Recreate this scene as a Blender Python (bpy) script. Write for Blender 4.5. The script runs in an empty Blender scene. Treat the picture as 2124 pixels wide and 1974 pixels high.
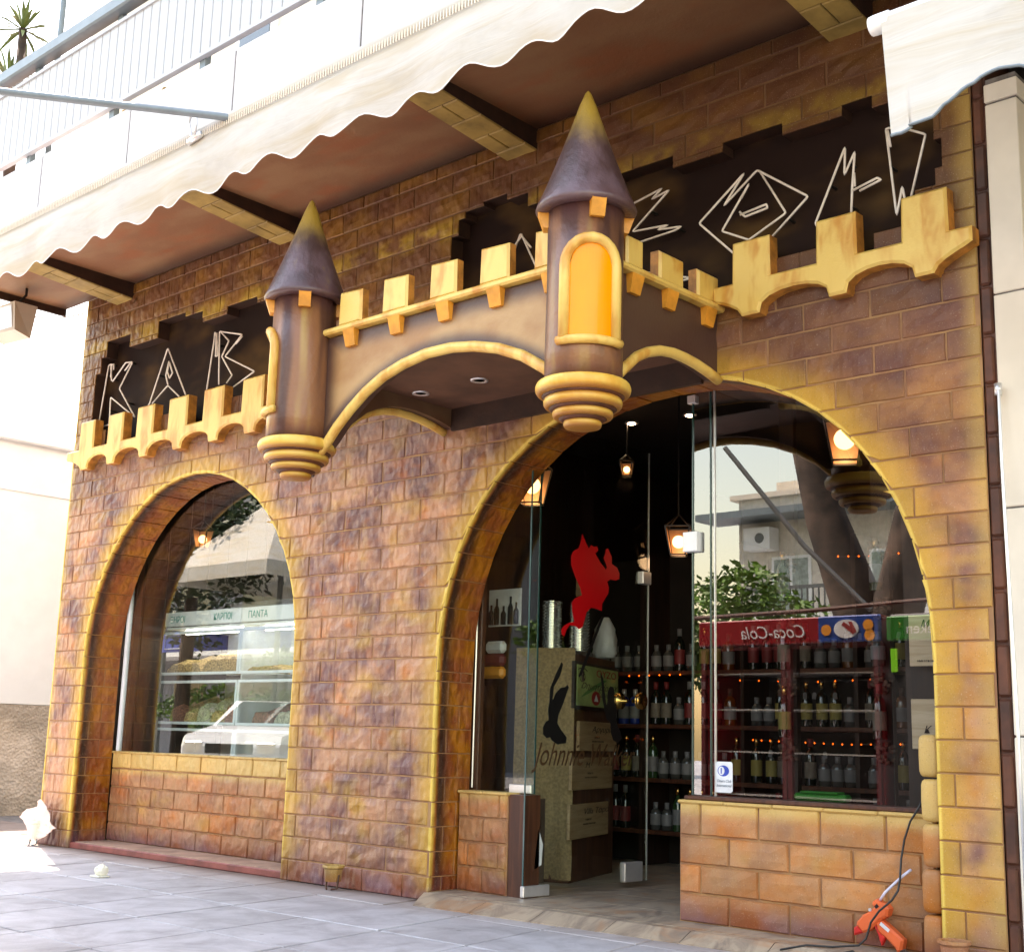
import bpy, math, random
from mathutils import Vector, Matrix, noise
random.seed(7)
PI = math.pi
sc = bpy.context.scene
col = sc.collection
# ---------------------------------------------------------------- camera
cam_d = bpy.data.cameras.new('camera'); cam = bpy.data.objects.new('camera', cam_d); col.objects.link(cam)
cam_d.sensor_width = 36.0; cam_d.sensor_fit = 'HORIZONTAL'; cam_d.lens = 36.0 * 2724.3 / 2124.0
cam_d.clip_start = 0.05; cam_d.clip_end = 400
def cam_axes(yaw, pitch, roll):
    cy, sy, cp, sp, cr, sr = math.cos(yaw), math.sin(yaw), math.cos(pitch), math.sin(pitch), math.cos(roll), math.sin(roll)
    f = Vector((sy * cp, cy * cp, sp)); r = Vector((cy, -sy, 0)); u = r.cross(f)
    return cr * r + sr * u, -sr * r + cr * u, f
cr_, cu_, cf_ = cam_axes(-.7444, .1981, .0282)
m3 = Matrix((cr_, cu_, -cf_)).transposed()
cam.matrix_world = Matrix.Translation((6.0, -5.4002, 0.9)) @ m3.to_4x4()
sc.camera = cam
# ---------------------------------------------------------------- world, sun, exposure
SUN = Vector((2.2, -1.0, -4.42)).normalized()          # the way the light travels
world = bpy.data.worlds.new('World'); sc.world = world; world.use_nodes = True
wn = world.node_tree; wn.nodes.clear()
sky = wn.nodes.new('ShaderNodeTexSky'); sky.sky_type = 'NISHITA'; sky.sun_disc = False
sky.sun_elevation = math.asin(-SUN.z); sky.sun_rotation = math.atan2(-SUN.x, -SUN.y)
sky.air_density = 2.0; sky.dust_density = 1.2; sky.ozone_density = 1.0
bg = wn.nodes.new('ShaderNodeBackground'); bg.inputs[1].default_value = 0.15
wo = wn.nodes.new('ShaderNodeOutputWorld')
wn.links.new(sky.outputs[0], bg.inputs[0]); wn.links.new(bg.outputs[0], wo.inputs[0])
sd = bpy.data.lights.new('sun', 'SUN'); sd.energy = 3.5; sd.angle = math.radians(.53); sd.color = (1, .95, .87)
sun = bpy.data.objects.new('sun', sd); col.objects.link(sun); sun.location = (-8, 6, 20)
sun.rotation_euler = SUN.to_track_quat('-Z', 'Y').to_euler()
sc.view_settings.view_transform = 'Standard'; sc.view_settings.look = 'None'
sc.view_settings.exposure = 2.55; sc.view_settings.gamma = 1.0
sc.view_settings.use_curve_mapping = False
sc.view_settings.use_white_balance = True; sc.view_settings.white_balance_temperature = 7700; sc.view_settings.white_balance_tint = 21    # the camera set for open shade
# ---------------------------------------------------------------- node helper
class NB:
    def __init__(s, name):
        s.mat = bpy.data.materials.new(name); s.mat.use_nodes = True; s.nt = s.mat.node_tree
        s.nt.nodes.clear(); s.out = s.nt.nodes.new('ShaderNodeOutputMaterial'); s._sep = None; s._geo = None
    def n(s, t): return s.nt.nodes.new(t)
    def put(s, sock, v):
        if isinstance(v, bpy.types.NodeSocket): s.nt.links.new(v, sock)
        elif isinstance(v, (tuple, list)) and len(v) == 3 and sock.type == 'RGBA': sock.default_value = (*v, 1)
        else: sock.default_value = v
    def m(s, op, a, b=0.0, c=0.0, clamp=False):
        k = s.n('ShaderNodeMath'); k.operation = op; k.use_clamp = clamp
        s.put(k.inputs[0], a); s.put(k.inputs[1], b); s.put(k.inputs[2], c); return k.outputs[0]
    def geo(s):
        if not s._geo: s._geo = s.n('ShaderNodeNewGeometry')
        return s._geo
    def xyz(s):
        if not s._sep:
            s._sep = s.n('ShaderNodeSeparateXYZ'); s.nt.links.new(s.geo().outputs['Position'], s._sep.inputs[0])
        return s._sep.outputs
    def obj(s): return s.n('ShaderNodeTexCoord').outputs['Object']
    def vec(s, scale, off=(0, 0, 0), src=None):
        k = s.n('ShaderNodeMapping'); s.put(k.inputs[0], src or s.geo().outputs['Position'])
        k.inputs['Scale'].default_value = scale; k.inputs['Location'].default_value = off; return k.outputs[0]
    def noise(s, scale, detail=3, rough=.5, v=None, off=(0, 0, 0), src=None, dist=0.0):
        k = s.n('ShaderNodeTexNoise'); k.inputs['Detail'].default_value = detail; k.inputs['Roughness'].default_value = rough
        k.inputs['Distortion'].default_value = dist
        sc3 = scale if isinstance(scale, tuple) else (scale,) * 3
        s.put(k.inputs['Vector'], s.vec(sc3, off, src)); k.inputs['Scale'].default_value = 1.0
        return k.outputs['Fac']
    def vor(s, scale, src=None, out='Distance', feature='F1'):
        k = s.n('ShaderNodeTexVoronoi'); k.feature = feature
        s.put(k.inputs['Vector'], s.vec((scale,) * 3, (0, 0, 0), src)); k.inputs['Scale'].default_value = 1.0
        return k.outputs[out]
    def ramp(s, f, a, b, smooth=True):
        k = s.n('ShaderNodeMapRange'); k.interpolation_type = 'SMOOTHSTEP' if smooth else 'LINEAR'; k.clamp = True
        s.put(k.inputs['Value'], f); s.put(k.inputs['From Min'], a); s.put(k.inputs['From Max'], b); return k.outputs['Result']
    def mix(s, f, a, b, blend='MIX'):
        k = s.n('ShaderNodeMix'); k.data_type = 'RGBA'; k.blend_type = blend
        s.put(k.inputs[0], f); s.put(k.inputs[6], a); s.put(k.inputs[7], b); return k.outputs[2]
    def bump(s, h, dist=.01, strength=1.0, prev=None):
        k = s.n('ShaderNodeBump'); k.inputs['Strength'].default_value = strength; k.inputs['Distance'].default_value = dist
        s.put(k.inputs['Height'], h)
        if prev: s.put(k.inputs['Normal'], prev)
        return k.outputs[0]
    def rand(s): return s.n('ShaderNodeObjectInfo').outputs['Random']
    def bsdf(s, colr, rough=.6, metal=0.0, normal=None, spec=.5, trans=0.0, coat=0.0, emit=None, es=0.0, ior=1.5, alpha=None):
        k = s.n('ShaderNodeBsdfPrincipled'); s.put(k.inputs['Base Color'], colr); s.put(k.inputs['Roughness'], rough)
        s.put(k.inputs['Metallic'], metal); k.inputs['Specular IOR Level'].default_value = spec
        k.inputs['Transmission Weight'].default_value = trans; k.inputs['Coat Weight'].default_value = coat
        k.inputs['IOR'].default_value = ior
        if normal: s.put(k.inputs['Normal'], normal)
        if emit: s.put(k.inputs['Emission Color'], emit); k.inputs['Emission Strength'].default_value = es
        if alpha is not None: s.put(k.inputs['Alpha'], alpha)
        s.nt.links.new(k.outputs[0], s.out.inputs[0]); return s.mat
def simple(name, c, rough=.6, metal=0.0, var=.12, scale=9.0, bump=0.0, **kw):
    b = NB(name); f = b.noise(scale, 4, .6)
    dark = tuple(x * (1 - var) for x in c); light = tuple(min(1, x * (1 + var)) for x in c)
    nrm = b.bump(b.noise(scale * 6, 3), .003, bump) if bump else None
    return b.bsdf(b.mix(b.ramp(f, .3, .7), dark, light), rough, metal, nrm, **kw)
# ---------------------------------------------------------------- materials
ARCHES = ((-2.165, 1.31, 1.45, 2.0, 1.31), (1.995, 1.518, 1.28, 2.17, 1.485))      # centre x, half width, springing height, roundness, rise
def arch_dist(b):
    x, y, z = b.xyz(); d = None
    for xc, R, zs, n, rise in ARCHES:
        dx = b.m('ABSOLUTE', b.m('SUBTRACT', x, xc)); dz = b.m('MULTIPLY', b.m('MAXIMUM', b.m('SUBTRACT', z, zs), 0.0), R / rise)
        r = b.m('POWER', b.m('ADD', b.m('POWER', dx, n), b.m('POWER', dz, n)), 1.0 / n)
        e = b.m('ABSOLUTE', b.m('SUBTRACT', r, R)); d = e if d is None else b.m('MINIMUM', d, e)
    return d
def brick_paint(name, mode='face'):
    b = NB(name); x, y, z = b.xyz()
    n1 = b.noise((2.6, 2.6, 3.4), 3, .55); n2 = b.noise((4.2, 4.2, 5.2), 3, .6, off=(9, 3, 1)); n3 = b.noise((3.4, 3.4, 4.6), 2, .5, off=(1, 7, 5))
    streak = b.noise((26, 26, 5), 3, .6, off=(3, 0, 0)); fine = b.noise(60, 2, .6)
    mott0 = b.noise((9, 9, 9), 2, .5, off=(2, 2, 2))
    tan = (.44, .24, .15); purple = (.155, .075, .07); orange = (.46, .15, .04); ochre = (.45, .27, .065)
    c = b.mix(b.ramp(n1, .38, .64), tan, purple)
    c = b.mix(b.m('MULTIPLY', b.ramp(n2, .5, .75), .6), c, orange)
    c = b.mix(b.m('MULTIPLY', b.ramp(n3, .52, .74), .65), c, ochre)
    c = b.mix(b.m('MULTIPLY', b.ramp(streak, .5, .75), .3), c, (.46, .3, .16))
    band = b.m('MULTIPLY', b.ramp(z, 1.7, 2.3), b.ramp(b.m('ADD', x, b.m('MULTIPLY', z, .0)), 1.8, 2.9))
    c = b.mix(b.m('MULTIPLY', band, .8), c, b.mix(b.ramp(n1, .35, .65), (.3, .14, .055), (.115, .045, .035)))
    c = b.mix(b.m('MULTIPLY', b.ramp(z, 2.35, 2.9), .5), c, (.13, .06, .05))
    mott = b.noise((11, 11, 13), 3, .6, off=(6, 2, 8)); c = b.mix(b.m('MULTIPLY', b.ramp(mott, .52, .74), .3), c, (.14, .055, .04))
    # lower and right parts of the front are painted warmer, the top course band browner with soffit shade mixed in
    right = b.m('MULTIPLY', b.ramp(x, 1.6, 3.2), .55)
    c = b.mix(b.m('MULTIPLY', b.m('MULTIPLY', right, b.ramp(n2, .3, .6)), b.ramp(z, 2.3, 1.6)), c, b.mix(b.ramp(mott0, .4, .6), (.52, .25, .1), (.50, .2, .055)))
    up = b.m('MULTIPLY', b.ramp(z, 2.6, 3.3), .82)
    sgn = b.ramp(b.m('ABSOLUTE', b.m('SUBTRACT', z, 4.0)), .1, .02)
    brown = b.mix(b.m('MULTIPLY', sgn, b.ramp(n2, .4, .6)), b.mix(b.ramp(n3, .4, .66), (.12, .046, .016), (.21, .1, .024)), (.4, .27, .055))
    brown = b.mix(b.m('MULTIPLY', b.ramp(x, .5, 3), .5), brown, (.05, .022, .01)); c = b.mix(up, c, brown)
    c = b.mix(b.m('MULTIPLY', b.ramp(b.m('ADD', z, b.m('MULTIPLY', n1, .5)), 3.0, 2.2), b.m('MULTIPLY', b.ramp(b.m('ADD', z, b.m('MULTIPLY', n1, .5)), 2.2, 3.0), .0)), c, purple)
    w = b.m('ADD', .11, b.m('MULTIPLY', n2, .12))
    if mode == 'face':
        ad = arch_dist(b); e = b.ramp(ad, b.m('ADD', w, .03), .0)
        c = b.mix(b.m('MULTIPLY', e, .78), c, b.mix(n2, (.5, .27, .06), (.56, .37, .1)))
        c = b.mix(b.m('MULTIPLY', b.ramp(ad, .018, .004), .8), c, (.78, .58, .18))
        e2 = b.m('MAXIMUM', b.ramp(b.m('SUBTRACT', 3.78, x), b.m('SUBTRACT', w, .05), .01), b.ramp(b.m('ADD', 3.92, x), .09, .01))
        c = b.mix(b.m('MULTIPLY', e2, .5), c, (.54, .37, .13))
    elif mode == 'lining':
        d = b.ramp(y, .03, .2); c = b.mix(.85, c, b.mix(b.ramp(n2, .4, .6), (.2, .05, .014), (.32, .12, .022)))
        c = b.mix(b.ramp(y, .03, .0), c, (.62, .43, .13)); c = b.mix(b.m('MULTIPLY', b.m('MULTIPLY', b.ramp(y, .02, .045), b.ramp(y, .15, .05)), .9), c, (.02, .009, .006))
    elif mode == 'low':
        c = b.mix(.45, c, b.mix(b.ramp(n2, .35, .7), (.42, .225, .1), (.47, .17, .06)))
        c = b.mix(b.m('MULTIPLY', b.ramp(z, .53, .61), .7), c, (.58, .42, .17))
    # splash band along the ground, painted dark red and violet
    s = b.ramp(b.m('ADD', z, b.m('MULTIPLY', n1, .22)), .34, .13)
    c = b.mix(b.m('MULTIPLY', s, .8), c, b.mix(b.ramp(n3, .4, .6), (.15, .035, .02), (.12, .06, .09)))
    oi = b.rand()
    hsv = b.n('ShaderNodeHueSaturation'); b.put(hsv.inputs['Color'], c)
    b.put(hsv.inputs['Value'], b.m('ADD', .86, b.m('MULTIPLY', oi, .28))); hsv.inputs['Saturation'].default_value = 1.12
    lump = b.noise((19, 19, 12), 1, .4, dist=.15); tool = b.noise((46, 46, 14), 3, .6)
    k = b.m('ADD', .25, b.m('MULTIPLY', b.ramp(x, 2.3, .6), .75))
    nrm = b.bump(b.m('MULTIPLY', lump, k), .036, .7); nrm = b.bump(tool, .005, .5, nrm)
    spk = b.noise(150, 2, .7, off=(1, 1, 1)); c2 = b.mix(b.m('MULTIPLY', b.ramp(spk, .6, .75), .35), hsv.outputs[0], (.62, .5, .36)); c2 = b.mix(b.m('MULTIPLY', b.ramp(spk, .4, .28), .4), c2, (.08, .035, .025))
    return b.bsdf(c2, b.m('ADD', .4, b.m('MULTIPLY', fine, .25)), 0, nrm, spec=.45)
M = {}
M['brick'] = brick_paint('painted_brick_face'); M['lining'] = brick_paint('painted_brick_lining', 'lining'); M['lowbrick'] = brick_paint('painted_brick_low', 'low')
def mortar():
    b = NB('painted_joint'); n = b.noise(6, 3); z = b.xyz()[2]
    c = b.mix(b.ramp(n, .35, .65), (.27, .125, .06), (.37, .2, .08)); c = b.mix(b.m('MULTIPLY', b.ramp(z, 2.6, 3.3), .6), c, (.07, .032, .012))
    return b.bsdf(c, .7, 0, b.bump(b.noise(40, 3), .004, .6))
M['mortar'] = mortar()
def trim():
    b = NB('yellow_painted_trim'); n = b.noise((8, 8, 2.4), 3, .6, dist=.35); f = b.noise(45, 3, .6); g = b.noise(3, 2, off=(4, 4, 4))
    c = b.mix(b.ramp(n, .44, .66), (.72, .48, .12), (.56, .25, .035)); c = b.mix(b.m('MULTIPLY', b.ramp(g, .45, .65), .5), c, (.76, .54, .15))
    return b.bsdf(c, .42, 0, b.bump(f, .004, .5), spec=.5)
M['trim'] = trim()
def ring_paint():
    b = NB('yellow_ring_paint'); z = b.xyz()[2]; n = b.noise((7, 7, 4), 3, .6); f = b.noise(45, 3, .6)
    c = b.mix(b.ramp(n, .4, .68), (.72, .47, .09), (.66, .33, .04)); d = None
    for zi in (2.408, 2.354, 2.309, 2.266):
        k = b.m('ABSOLUTE', b.m('SUBTRACT', z, zi)); d = k if d is None else b.m('MINIMUM', d, k)
    c = b.mix(b.m('MULTIPLY', b.ramp(d, .03, .004), .8), c, (.30, .09, .015)); return b.bsdf(c, .42, 0, b.bump(f, .004, .5))
M['ring'] = ring_paint()
M['underside'] = simple('dark_airbrushed_underside', (.11, .048, .026), .6, var=.35, scale=3, bump=.4)
M['tooth'] = simple('orange_painted_corbel', (.66, .27, .03), .45, var=.2, bump=.4)
M['trimside'] = simple('orange_brown_painted_trim_side', (.42, .17, .03), .5, var=.4, scale=12, bump=.5)
def tower_paint():
    b = NB('airbrushed_tower_plaster'); n = b.noise((7, 7, .7), 2, .5, off=(2, 1, 0)); g = b.noise((3, 3, 2.4), 3); f = b.noise(38, 3)
    c = b.mix(b.ramp(n, .38, .55), (.075, .032, .022), (.24, .1, .04)); c = b.mix(b.m('MULTIPLY', b.ramp(n, .55, .68), .8), c, (.42, .28, .07))
    c = b.mix(b.m('MULTIPLY', b.ramp(g, .5, .68), .5), c, (.1, .05, .045))
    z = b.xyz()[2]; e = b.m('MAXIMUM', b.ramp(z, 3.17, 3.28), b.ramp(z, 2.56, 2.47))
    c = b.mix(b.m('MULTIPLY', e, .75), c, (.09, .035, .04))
    return b.bsdf(c, .4, 0, b.bump(f, .006, .5), spec=.5)
M['tower'] = tower_paint()
def cone_paint():
    b = NB('airbrushed_roof_cone'); n = b.noise((7, 7, 3), 3, .6); f = b.noise((30, 30, 30), 4, .6); z = b.xyz()[2]
    c = b.mix(b.ramp(n, .38, .62), (.06, .032, .032), (.115, .07, .08)); k = b.ramp(b.m('ADD', z, b.m('MULTIPLY', n, .35)), 3.72, 4.0)
    c = b.mix(k, c, (.36, .24, .04)); c = b.mix(b.m('MULTIPLY', b.ramp(n, .6, .72), .5), c, (.25, .16, .05)); c = b.mix(b.m('MULTIPLY', b.ramp(z, 3.36, 3.3), .6), c, (.1, .05, .05))
    return b.bsdf(c, .33, 0, b.bump(f, .008, .55), spec=.5)
M['cone'] = cone_paint()
def bridge_paint():
    b = NB('airbrushed_bridge_plaster'); x, y, z = b.xyz(); n = b.noise((3, 3, 3.5), 3, .5); f = b.noise(50, 3)
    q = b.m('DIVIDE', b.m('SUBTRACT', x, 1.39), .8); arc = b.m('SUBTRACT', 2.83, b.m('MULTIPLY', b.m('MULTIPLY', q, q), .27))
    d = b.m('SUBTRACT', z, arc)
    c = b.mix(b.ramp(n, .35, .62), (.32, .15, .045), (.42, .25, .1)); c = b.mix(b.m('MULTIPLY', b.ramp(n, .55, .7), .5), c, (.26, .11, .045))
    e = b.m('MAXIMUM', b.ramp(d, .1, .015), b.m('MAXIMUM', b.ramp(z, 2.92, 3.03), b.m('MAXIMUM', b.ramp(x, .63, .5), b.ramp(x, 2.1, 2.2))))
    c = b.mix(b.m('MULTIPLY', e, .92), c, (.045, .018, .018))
    return b.bsdf(c, .45, 0, b.bump(f, .004, .4))
M['bridge'] = bridge_paint()
def soffit_paint():
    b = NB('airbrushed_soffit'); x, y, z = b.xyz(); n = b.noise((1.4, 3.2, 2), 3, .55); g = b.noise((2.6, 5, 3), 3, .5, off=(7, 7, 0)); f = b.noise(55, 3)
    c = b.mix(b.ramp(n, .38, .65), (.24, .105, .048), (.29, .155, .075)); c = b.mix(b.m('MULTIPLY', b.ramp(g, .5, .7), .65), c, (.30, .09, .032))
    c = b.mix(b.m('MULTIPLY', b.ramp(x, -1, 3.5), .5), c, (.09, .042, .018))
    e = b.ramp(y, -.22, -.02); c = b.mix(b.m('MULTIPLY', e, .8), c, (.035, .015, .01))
    return b.bsdf(c, .55, 0, b.bump(f, .003, .5))
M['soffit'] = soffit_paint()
M['beam_side'] = simple('dark_painted_beam', (.035, .014, .007), .6, var=.3, bump=.4)
M['beam_stone'] = simple('ochre_painted_stone', (.33, .22, .06), .55, var=.3, scale=5, bump=.6)
def sign_back():
    b = NB('sign_recess_board'); n = b.noise((1.6, 2, 3), 3, .5); c = b.mix(b.ramp(n, .45, .75), (.016, .007, .005), (.085, .045, .014))
    return b.bsdf(c, .75, 0, b.bump(b.noise(30, 3), .003, .3), spec=.15)
M['signback'] = sign_back()
M['tube'] = simple('unlit_neon_tube', (.75, .68, .6), .18, var=.1, scale=20, coat=.3)
M['blackmetal'] = simple('black_metal', (.02, .018, .016), .4, .3)
M['plinth_top'] = simple('worn_plinth_stone', (.38, .24, .17), .6, var=.25, scale=5, bump=.4)
M['plinth_front'] = simple('maroon_plinth_paint', (.25, .065, .05), .6, var=.3, scale=6)
def paver():
    b = NB('grey_paving_slab'); n = b.noise((2.2, 2.6, 1), 6, .68, dist=.8); f = b.noise(60, 4, .65); s = b.noise((4.5, 2, 1), 5, .62, off=(5, 1, 0)); st = b.noise(9, 5, .7, off=(1, 8, 0))
    c = b.mix(b.ramp(n, .32, .68), (.31, .295, .3), (.48, .465, .475)); c = b.mix(b.m('MULTIPLY', b.ramp(s, .52, .75), .6), c, (.16, .14, .13))
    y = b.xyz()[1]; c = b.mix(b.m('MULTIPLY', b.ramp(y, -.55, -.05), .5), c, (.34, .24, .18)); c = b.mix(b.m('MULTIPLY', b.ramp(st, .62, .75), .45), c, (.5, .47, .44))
    c = b.mix(b.m('MULTIPLY', b.rand(), .22), c, (.22, .2, .19))
    gum = b.ramp(b.vor(3.1), .045, .03); c = b.mix(b.m('MULTIPLY', gum, .6), c, (.1, .09, .085)); grit = b.ramp(b.vor(17), .09, .05); c = b.mix(b.m('MULTIPLY', grit, .22), c, (.12, .1, .09))
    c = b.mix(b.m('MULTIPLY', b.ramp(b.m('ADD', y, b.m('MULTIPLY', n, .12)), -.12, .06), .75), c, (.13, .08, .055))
    return b.bsdf(c, b.m('ADD', .42, b.m('MULTIPLY', s, .3)), 0, b.bump(f, .003, .6), spec=.45)
M['paver'] = paver()
M['joint'] = simple('pavement_joint', (.14, .125, .115), .8, var=.4, scale=12)
def threshold():
    b = NB('brown_marble_threshold'); n = b.noise((5, 2.2, 3), 5, .65, dist=2.2); g = b.noise((2.5, 4, 2), 4, .6, off=(3, 3, 3), dist=1)
    c = b.mix(b.ramp(n, .35, .6), (.2, .15, .115), (.4, .31, .22)); c = b.mix(b.m('MULTIPLY', b.ramp(g, .52, .66), .7), c, (.36, .17, .075)); c = b.mix(b.m('MULTIPLY', b.rand(), .3), c, (.27, .21, .16))
    return b.bsdf(c, b.m('ADD', .3, b.m('MULTIPLY', n, .25)), 0, b.bump(n, .003, .3))
M['marble'] = threshold()
M['asphalt'] = simple('asphalt', (.055, .054, .055), .85, var=.2, scale=5, bump=.5)
M['kerb'] = simple('kerb_concrete', (.34, .33, .31), .8, var=.15, bump=.4)
def glass(name, tint=(.96, 1, .98), k=2.6):
    b = NB(name); vm = b.n('ShaderNodeVectorMath'); vm.operation = 'DOT_PRODUCT'
    b.put(vm.inputs[0], b.geo().outputs['Normal']); b.put(vm.inputs[1], b.geo().outputs['Incoming'])
    q = b.m('POWER', b.m('SUBTRACT', 1.0, b.m('ABSOLUTE', vm.outputs['Value'])), 5.0)
    f = b.m('MULTIPLY', b.m('ADD', .042, b.m('MULTIPLY', q, .958)), k, clamp=True); t = b.n('ShaderNodeBsdfTransparent'); b.put(t.inputs[0], tint)
    g = b.n('ShaderNodeBsdfGlossy'); g.inputs['Roughness'].default_value = 0.0; mx = b.n('ShaderNodeMixShader')
    b.put(mx.inputs[0], f); b.nt.links.new(t.outputs[0], mx.inputs[1]); b.nt.links.new(g.outputs[0], mx.inputs[2]); b.nt.links.new(mx.outputs[0], b.out.inputs[0]); return b.mat
M['glass'] = glass('shop_window_glass'); M['glass2'] = glass('reflective_shop_glass', (.85, .88, .88), 5.2); M['doorglass'] = glass('door_glass', (.93, .97, .95), 1.0); M['clear'] = glass('clear_thin_glass', (1, 1, 1), 1.2)
M['glassedge'] = simple('green_glass_edge', (.025, .075, .07), .15, spec=.8)
M['steel'] = simple('brushed_steel', (.72, .72, .72), .3, .7, var=.06)
M['gold'] = simple('brass', (.62, .38, .12), .22, 1.0, var=.08)
M['alu'] = simple('white_aluminium', (.8, .84, .85), .35, var=.04)
def wood(name, c1, c2, sc3=(3, 30, 30), rough=.55):
    b = NB(name); n = b.noise(sc3, 4, .6, dist=.8, src=b.obj()); return b.bsdf(b.mix(b.ramp(n, .35, .65), c1, c2), rough, 0, b.bump(n, .003, .35))
M['darkwood'] = wood('dark_stained_wood', (.014, .006, .003), (.03, .012, .006), (24, 24, 2))
M['redwood'] = wood('red_brown_wood', (.055, .016, .007), (.1, .032, .013), (24, 24, 2))
M['crate'] = wood('pale_crate_wood', (.3, .18, .09), (.42, .28, .16), (2, 26, 26))
M['brightcrate'] = wood('brightened_crate_wood', (.62, .45, .27), (.78, .6, .4), (2, 26, 26))  # crate wood lightened in colour to offset the dimming by the reflective pane
M['burlap'] = simple('burlap_cloth', (.28, .185, .09), .9, var=.25, scale=60, bump=.8)
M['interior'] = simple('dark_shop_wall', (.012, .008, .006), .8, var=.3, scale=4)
M['floor_in'] = M['marble']
M['white'] = simple('white_paint', (.8, .8, .78), .6, var=.04, scale=3)
def whitewall():
    b = NB('whitewashed_parapet_panel'); n = b.noise((30, 30, 1.5), 4, .65); g = b.noise(2.2, 4); c = b.mix(b.ramp(n, .3, .7), (.5, .5, .52), (.64, .64, .65))
    c = b.mix(b.m('MULTIPLY', b.ramp(g, .55, .75), .35), c, (.62, .6, .57)); return b.bsdf(c, .75, 0, b.bump(n, .004, .6))
M['parapet'] = whitewall()
def canvas():
    b = NB('weathered_awning_canvas'); x, y, z = b.xyz(); n = b.noise((1.2, 2, 9), 4, .6, dist=.6); g = b.noise((3, 3, 5), 4, .65, off=(2, 0, 9)); st = b.noise((40, 40, 3), 3, .6)
    c = b.mix(b.ramp(n, .42, .72), (.62, .6, .55), (.56, .49, .37)); c = b.mix(b.m('MULTIPLY', b.ramp(g, .5, .75), .35), c, (.45, .42, .38)); c = b.mix(b.m('MULTIPLY', st, .12), c, (.5, .45, .4))
    k = b.n('ShaderNodeBsdfPrincipled'); b.put(k.inputs['Base Color'], c); k.inputs['Roughness'].default_value = .85; b.put(k.inputs['Normal'], b.bump(n, .02, .35))
    t = b.n('ShaderNodeBsdfTranslucent'); b.put(t.inputs[0], c); mx = b.n('ShaderNodeMixShader'); mx.inputs[0].default_value = .22
    b.nt.links.new(k.outputs[0], mx.inputs[1]); b.nt.links.new(t.outputs[0], mx.inputs[2]); b.nt.links.new(mx.outputs[0], b.out.inputs[0]); return b.mat
M['canvas'] = canvas()
M['greymetal'] = simple('grey_painted_metal', (.16, .2, .22), .45, .2, var=.08)
M['slat'] = simple('pale_grey_slat', (.4, .42, .44), .5, var=.04)
M['cream'] = simple('cream_render', (.7, .63, .52), .8, var=.06, scale=2.5, bump=.3)
M['housewall'] = simple('pale_house_render', (.62, .59, .52), .85); M['shadegrey'] = simple('shaded_house_render', (.2, .2, .22), .85); M['creamdark'] = simple('grey_green_render', (.42, .43, .36), .8, var=.08, bump=.3)  # shadegrey: shade on the far house put into its wall colour
M['edge_strip'] = simple('dark_brown_edge_paint', (.09, .026, .01), .55, var=.5, scale=4, bump=.5)
def roughplaster():
    b = NB('rough_sandy_plaster'); n = b.noise((3, 3, 3), 5, .65); f = b.vor(34); c = b.mix(b.ramp(n, .3, .7), (.5, .4, .3), (.66, .55, .44)); c = b.mix(b.m('MULTIPLY', b.ramp(b.noise(1.2, 3, off=(3, 3, 3)), .45, .6), .5), c, (.2, .17, .13))
    return b.bsdf(c, .9, 0, b.bump(f, .012, .8))
M['plaster'] = roughplaster()
M['terracotta'] = simple('orange_plastic', (.75, .13, .035), .38, var=.06, spec=.5)
M['redplastic'] = simple('red_rubber', (.6, .02, .015), .4, var=.05)
M['blackrub'] = simple('black_rubber_cord', (.012, .012, .012), .5, var=.2)
M['gluestick'] = simple('translucent_glue_stick', (.62, .6, .72), .25, var=.05)
M['card'] = simple('faded_pink_cardboard', (.72, .56, .48), .85, var=.14, scale=7, bump=.5)
M['paper'] = simple('crumpled_paper', (.78, .76, .62), .8, var=.08, bump=.4)
M['leaf'] = simple('green_leaf', (.1, .2, .02), .5, var=.5, scale=2.5); M['leaf2'] = simple('dark_leaf', (.022, .05, .014), .55, var=.5, scale=3)
M['yuccaleaf'] = simple('yucca_leaf', (.1, .14, .035), .5, var=.4, scale=6)
M['bark'] = simple('mottled_bark', (.07, .045, .032), .85, var=.7, scale=2.5, bump=.9)
M['redvinyl'] = simple('red_vinyl', (.5, .003, .006), .4, var=.03); M['blackvinyl'] = simple('black_vinyl', (.006, .006, .006), .4, var=.1)
M['goldvinyl'] = simple('bronze_vinyl', (.06, .028, .01), .4, var=.1)
M['silver'] = simple('tin_can_metal', (.7, .72, .72), .22, .9, var=.05)
M['label'] = simple('cream_paper_label', (.15, .13, .1), .7, var=.12, scale=30)
M['ylabel'] = simple('yellow_paper_label', (.24, .2, .05), .7, var=.1); M['rlabel'] = simple('red_paper_label', (.16, .015, .015), .6); M['dlabel'] = simple('dim_white_label', (.15, .155, .16), .6); M['wlabel'] = simple('white_paper_label', (.7, .71, .73), .6)  # dlabel: white paper with the dimness of the shop put into its colour
M['bottle_dark'] = simple('dark_bottle_glass', (.008, .012, .008), .08, spec=.9); M['bottle_green'] = simple('green_bottle_glass', (.02, .05, .018), .08, spec=.9)
M['bottle_amber'] = simple('amber_drink_bottle', (.1, .032, .005), .1, spec=.9); M['bottle_clear'] = simple('pale_bottle_glass', (.06, .065, .062), .08, spec=.9); M['bottle_blue'] = simple('blue_bottle_glass', (.01, .03, .2), .08, spec=.9)
M['bag'] = simple('grey_plastic_bag', (.5, .53, .56), .3, var=.1, bump=.5)
M['ouzoboard'] = simple('pale_green_board', (.3, .38, .14), .55, var=.2, scale=5)
M['inkred'] = simple('dark_red_ink', (.3, .01, .01), .6); M['ink'] = simple('brown_ink', (.05, .028, .018), .7); M['teal'] = simple('teal_ink', (.03, .33, .27), .5); M['inkgreen'] = simple('green_ink', (.07, .2, .05), .6); M['inkblue'] = simple('blue_ink', (.02, .06, .4), .5); M['inkgrey'] = simple('grey_ink', (.12, .16, .2), .6)
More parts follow.
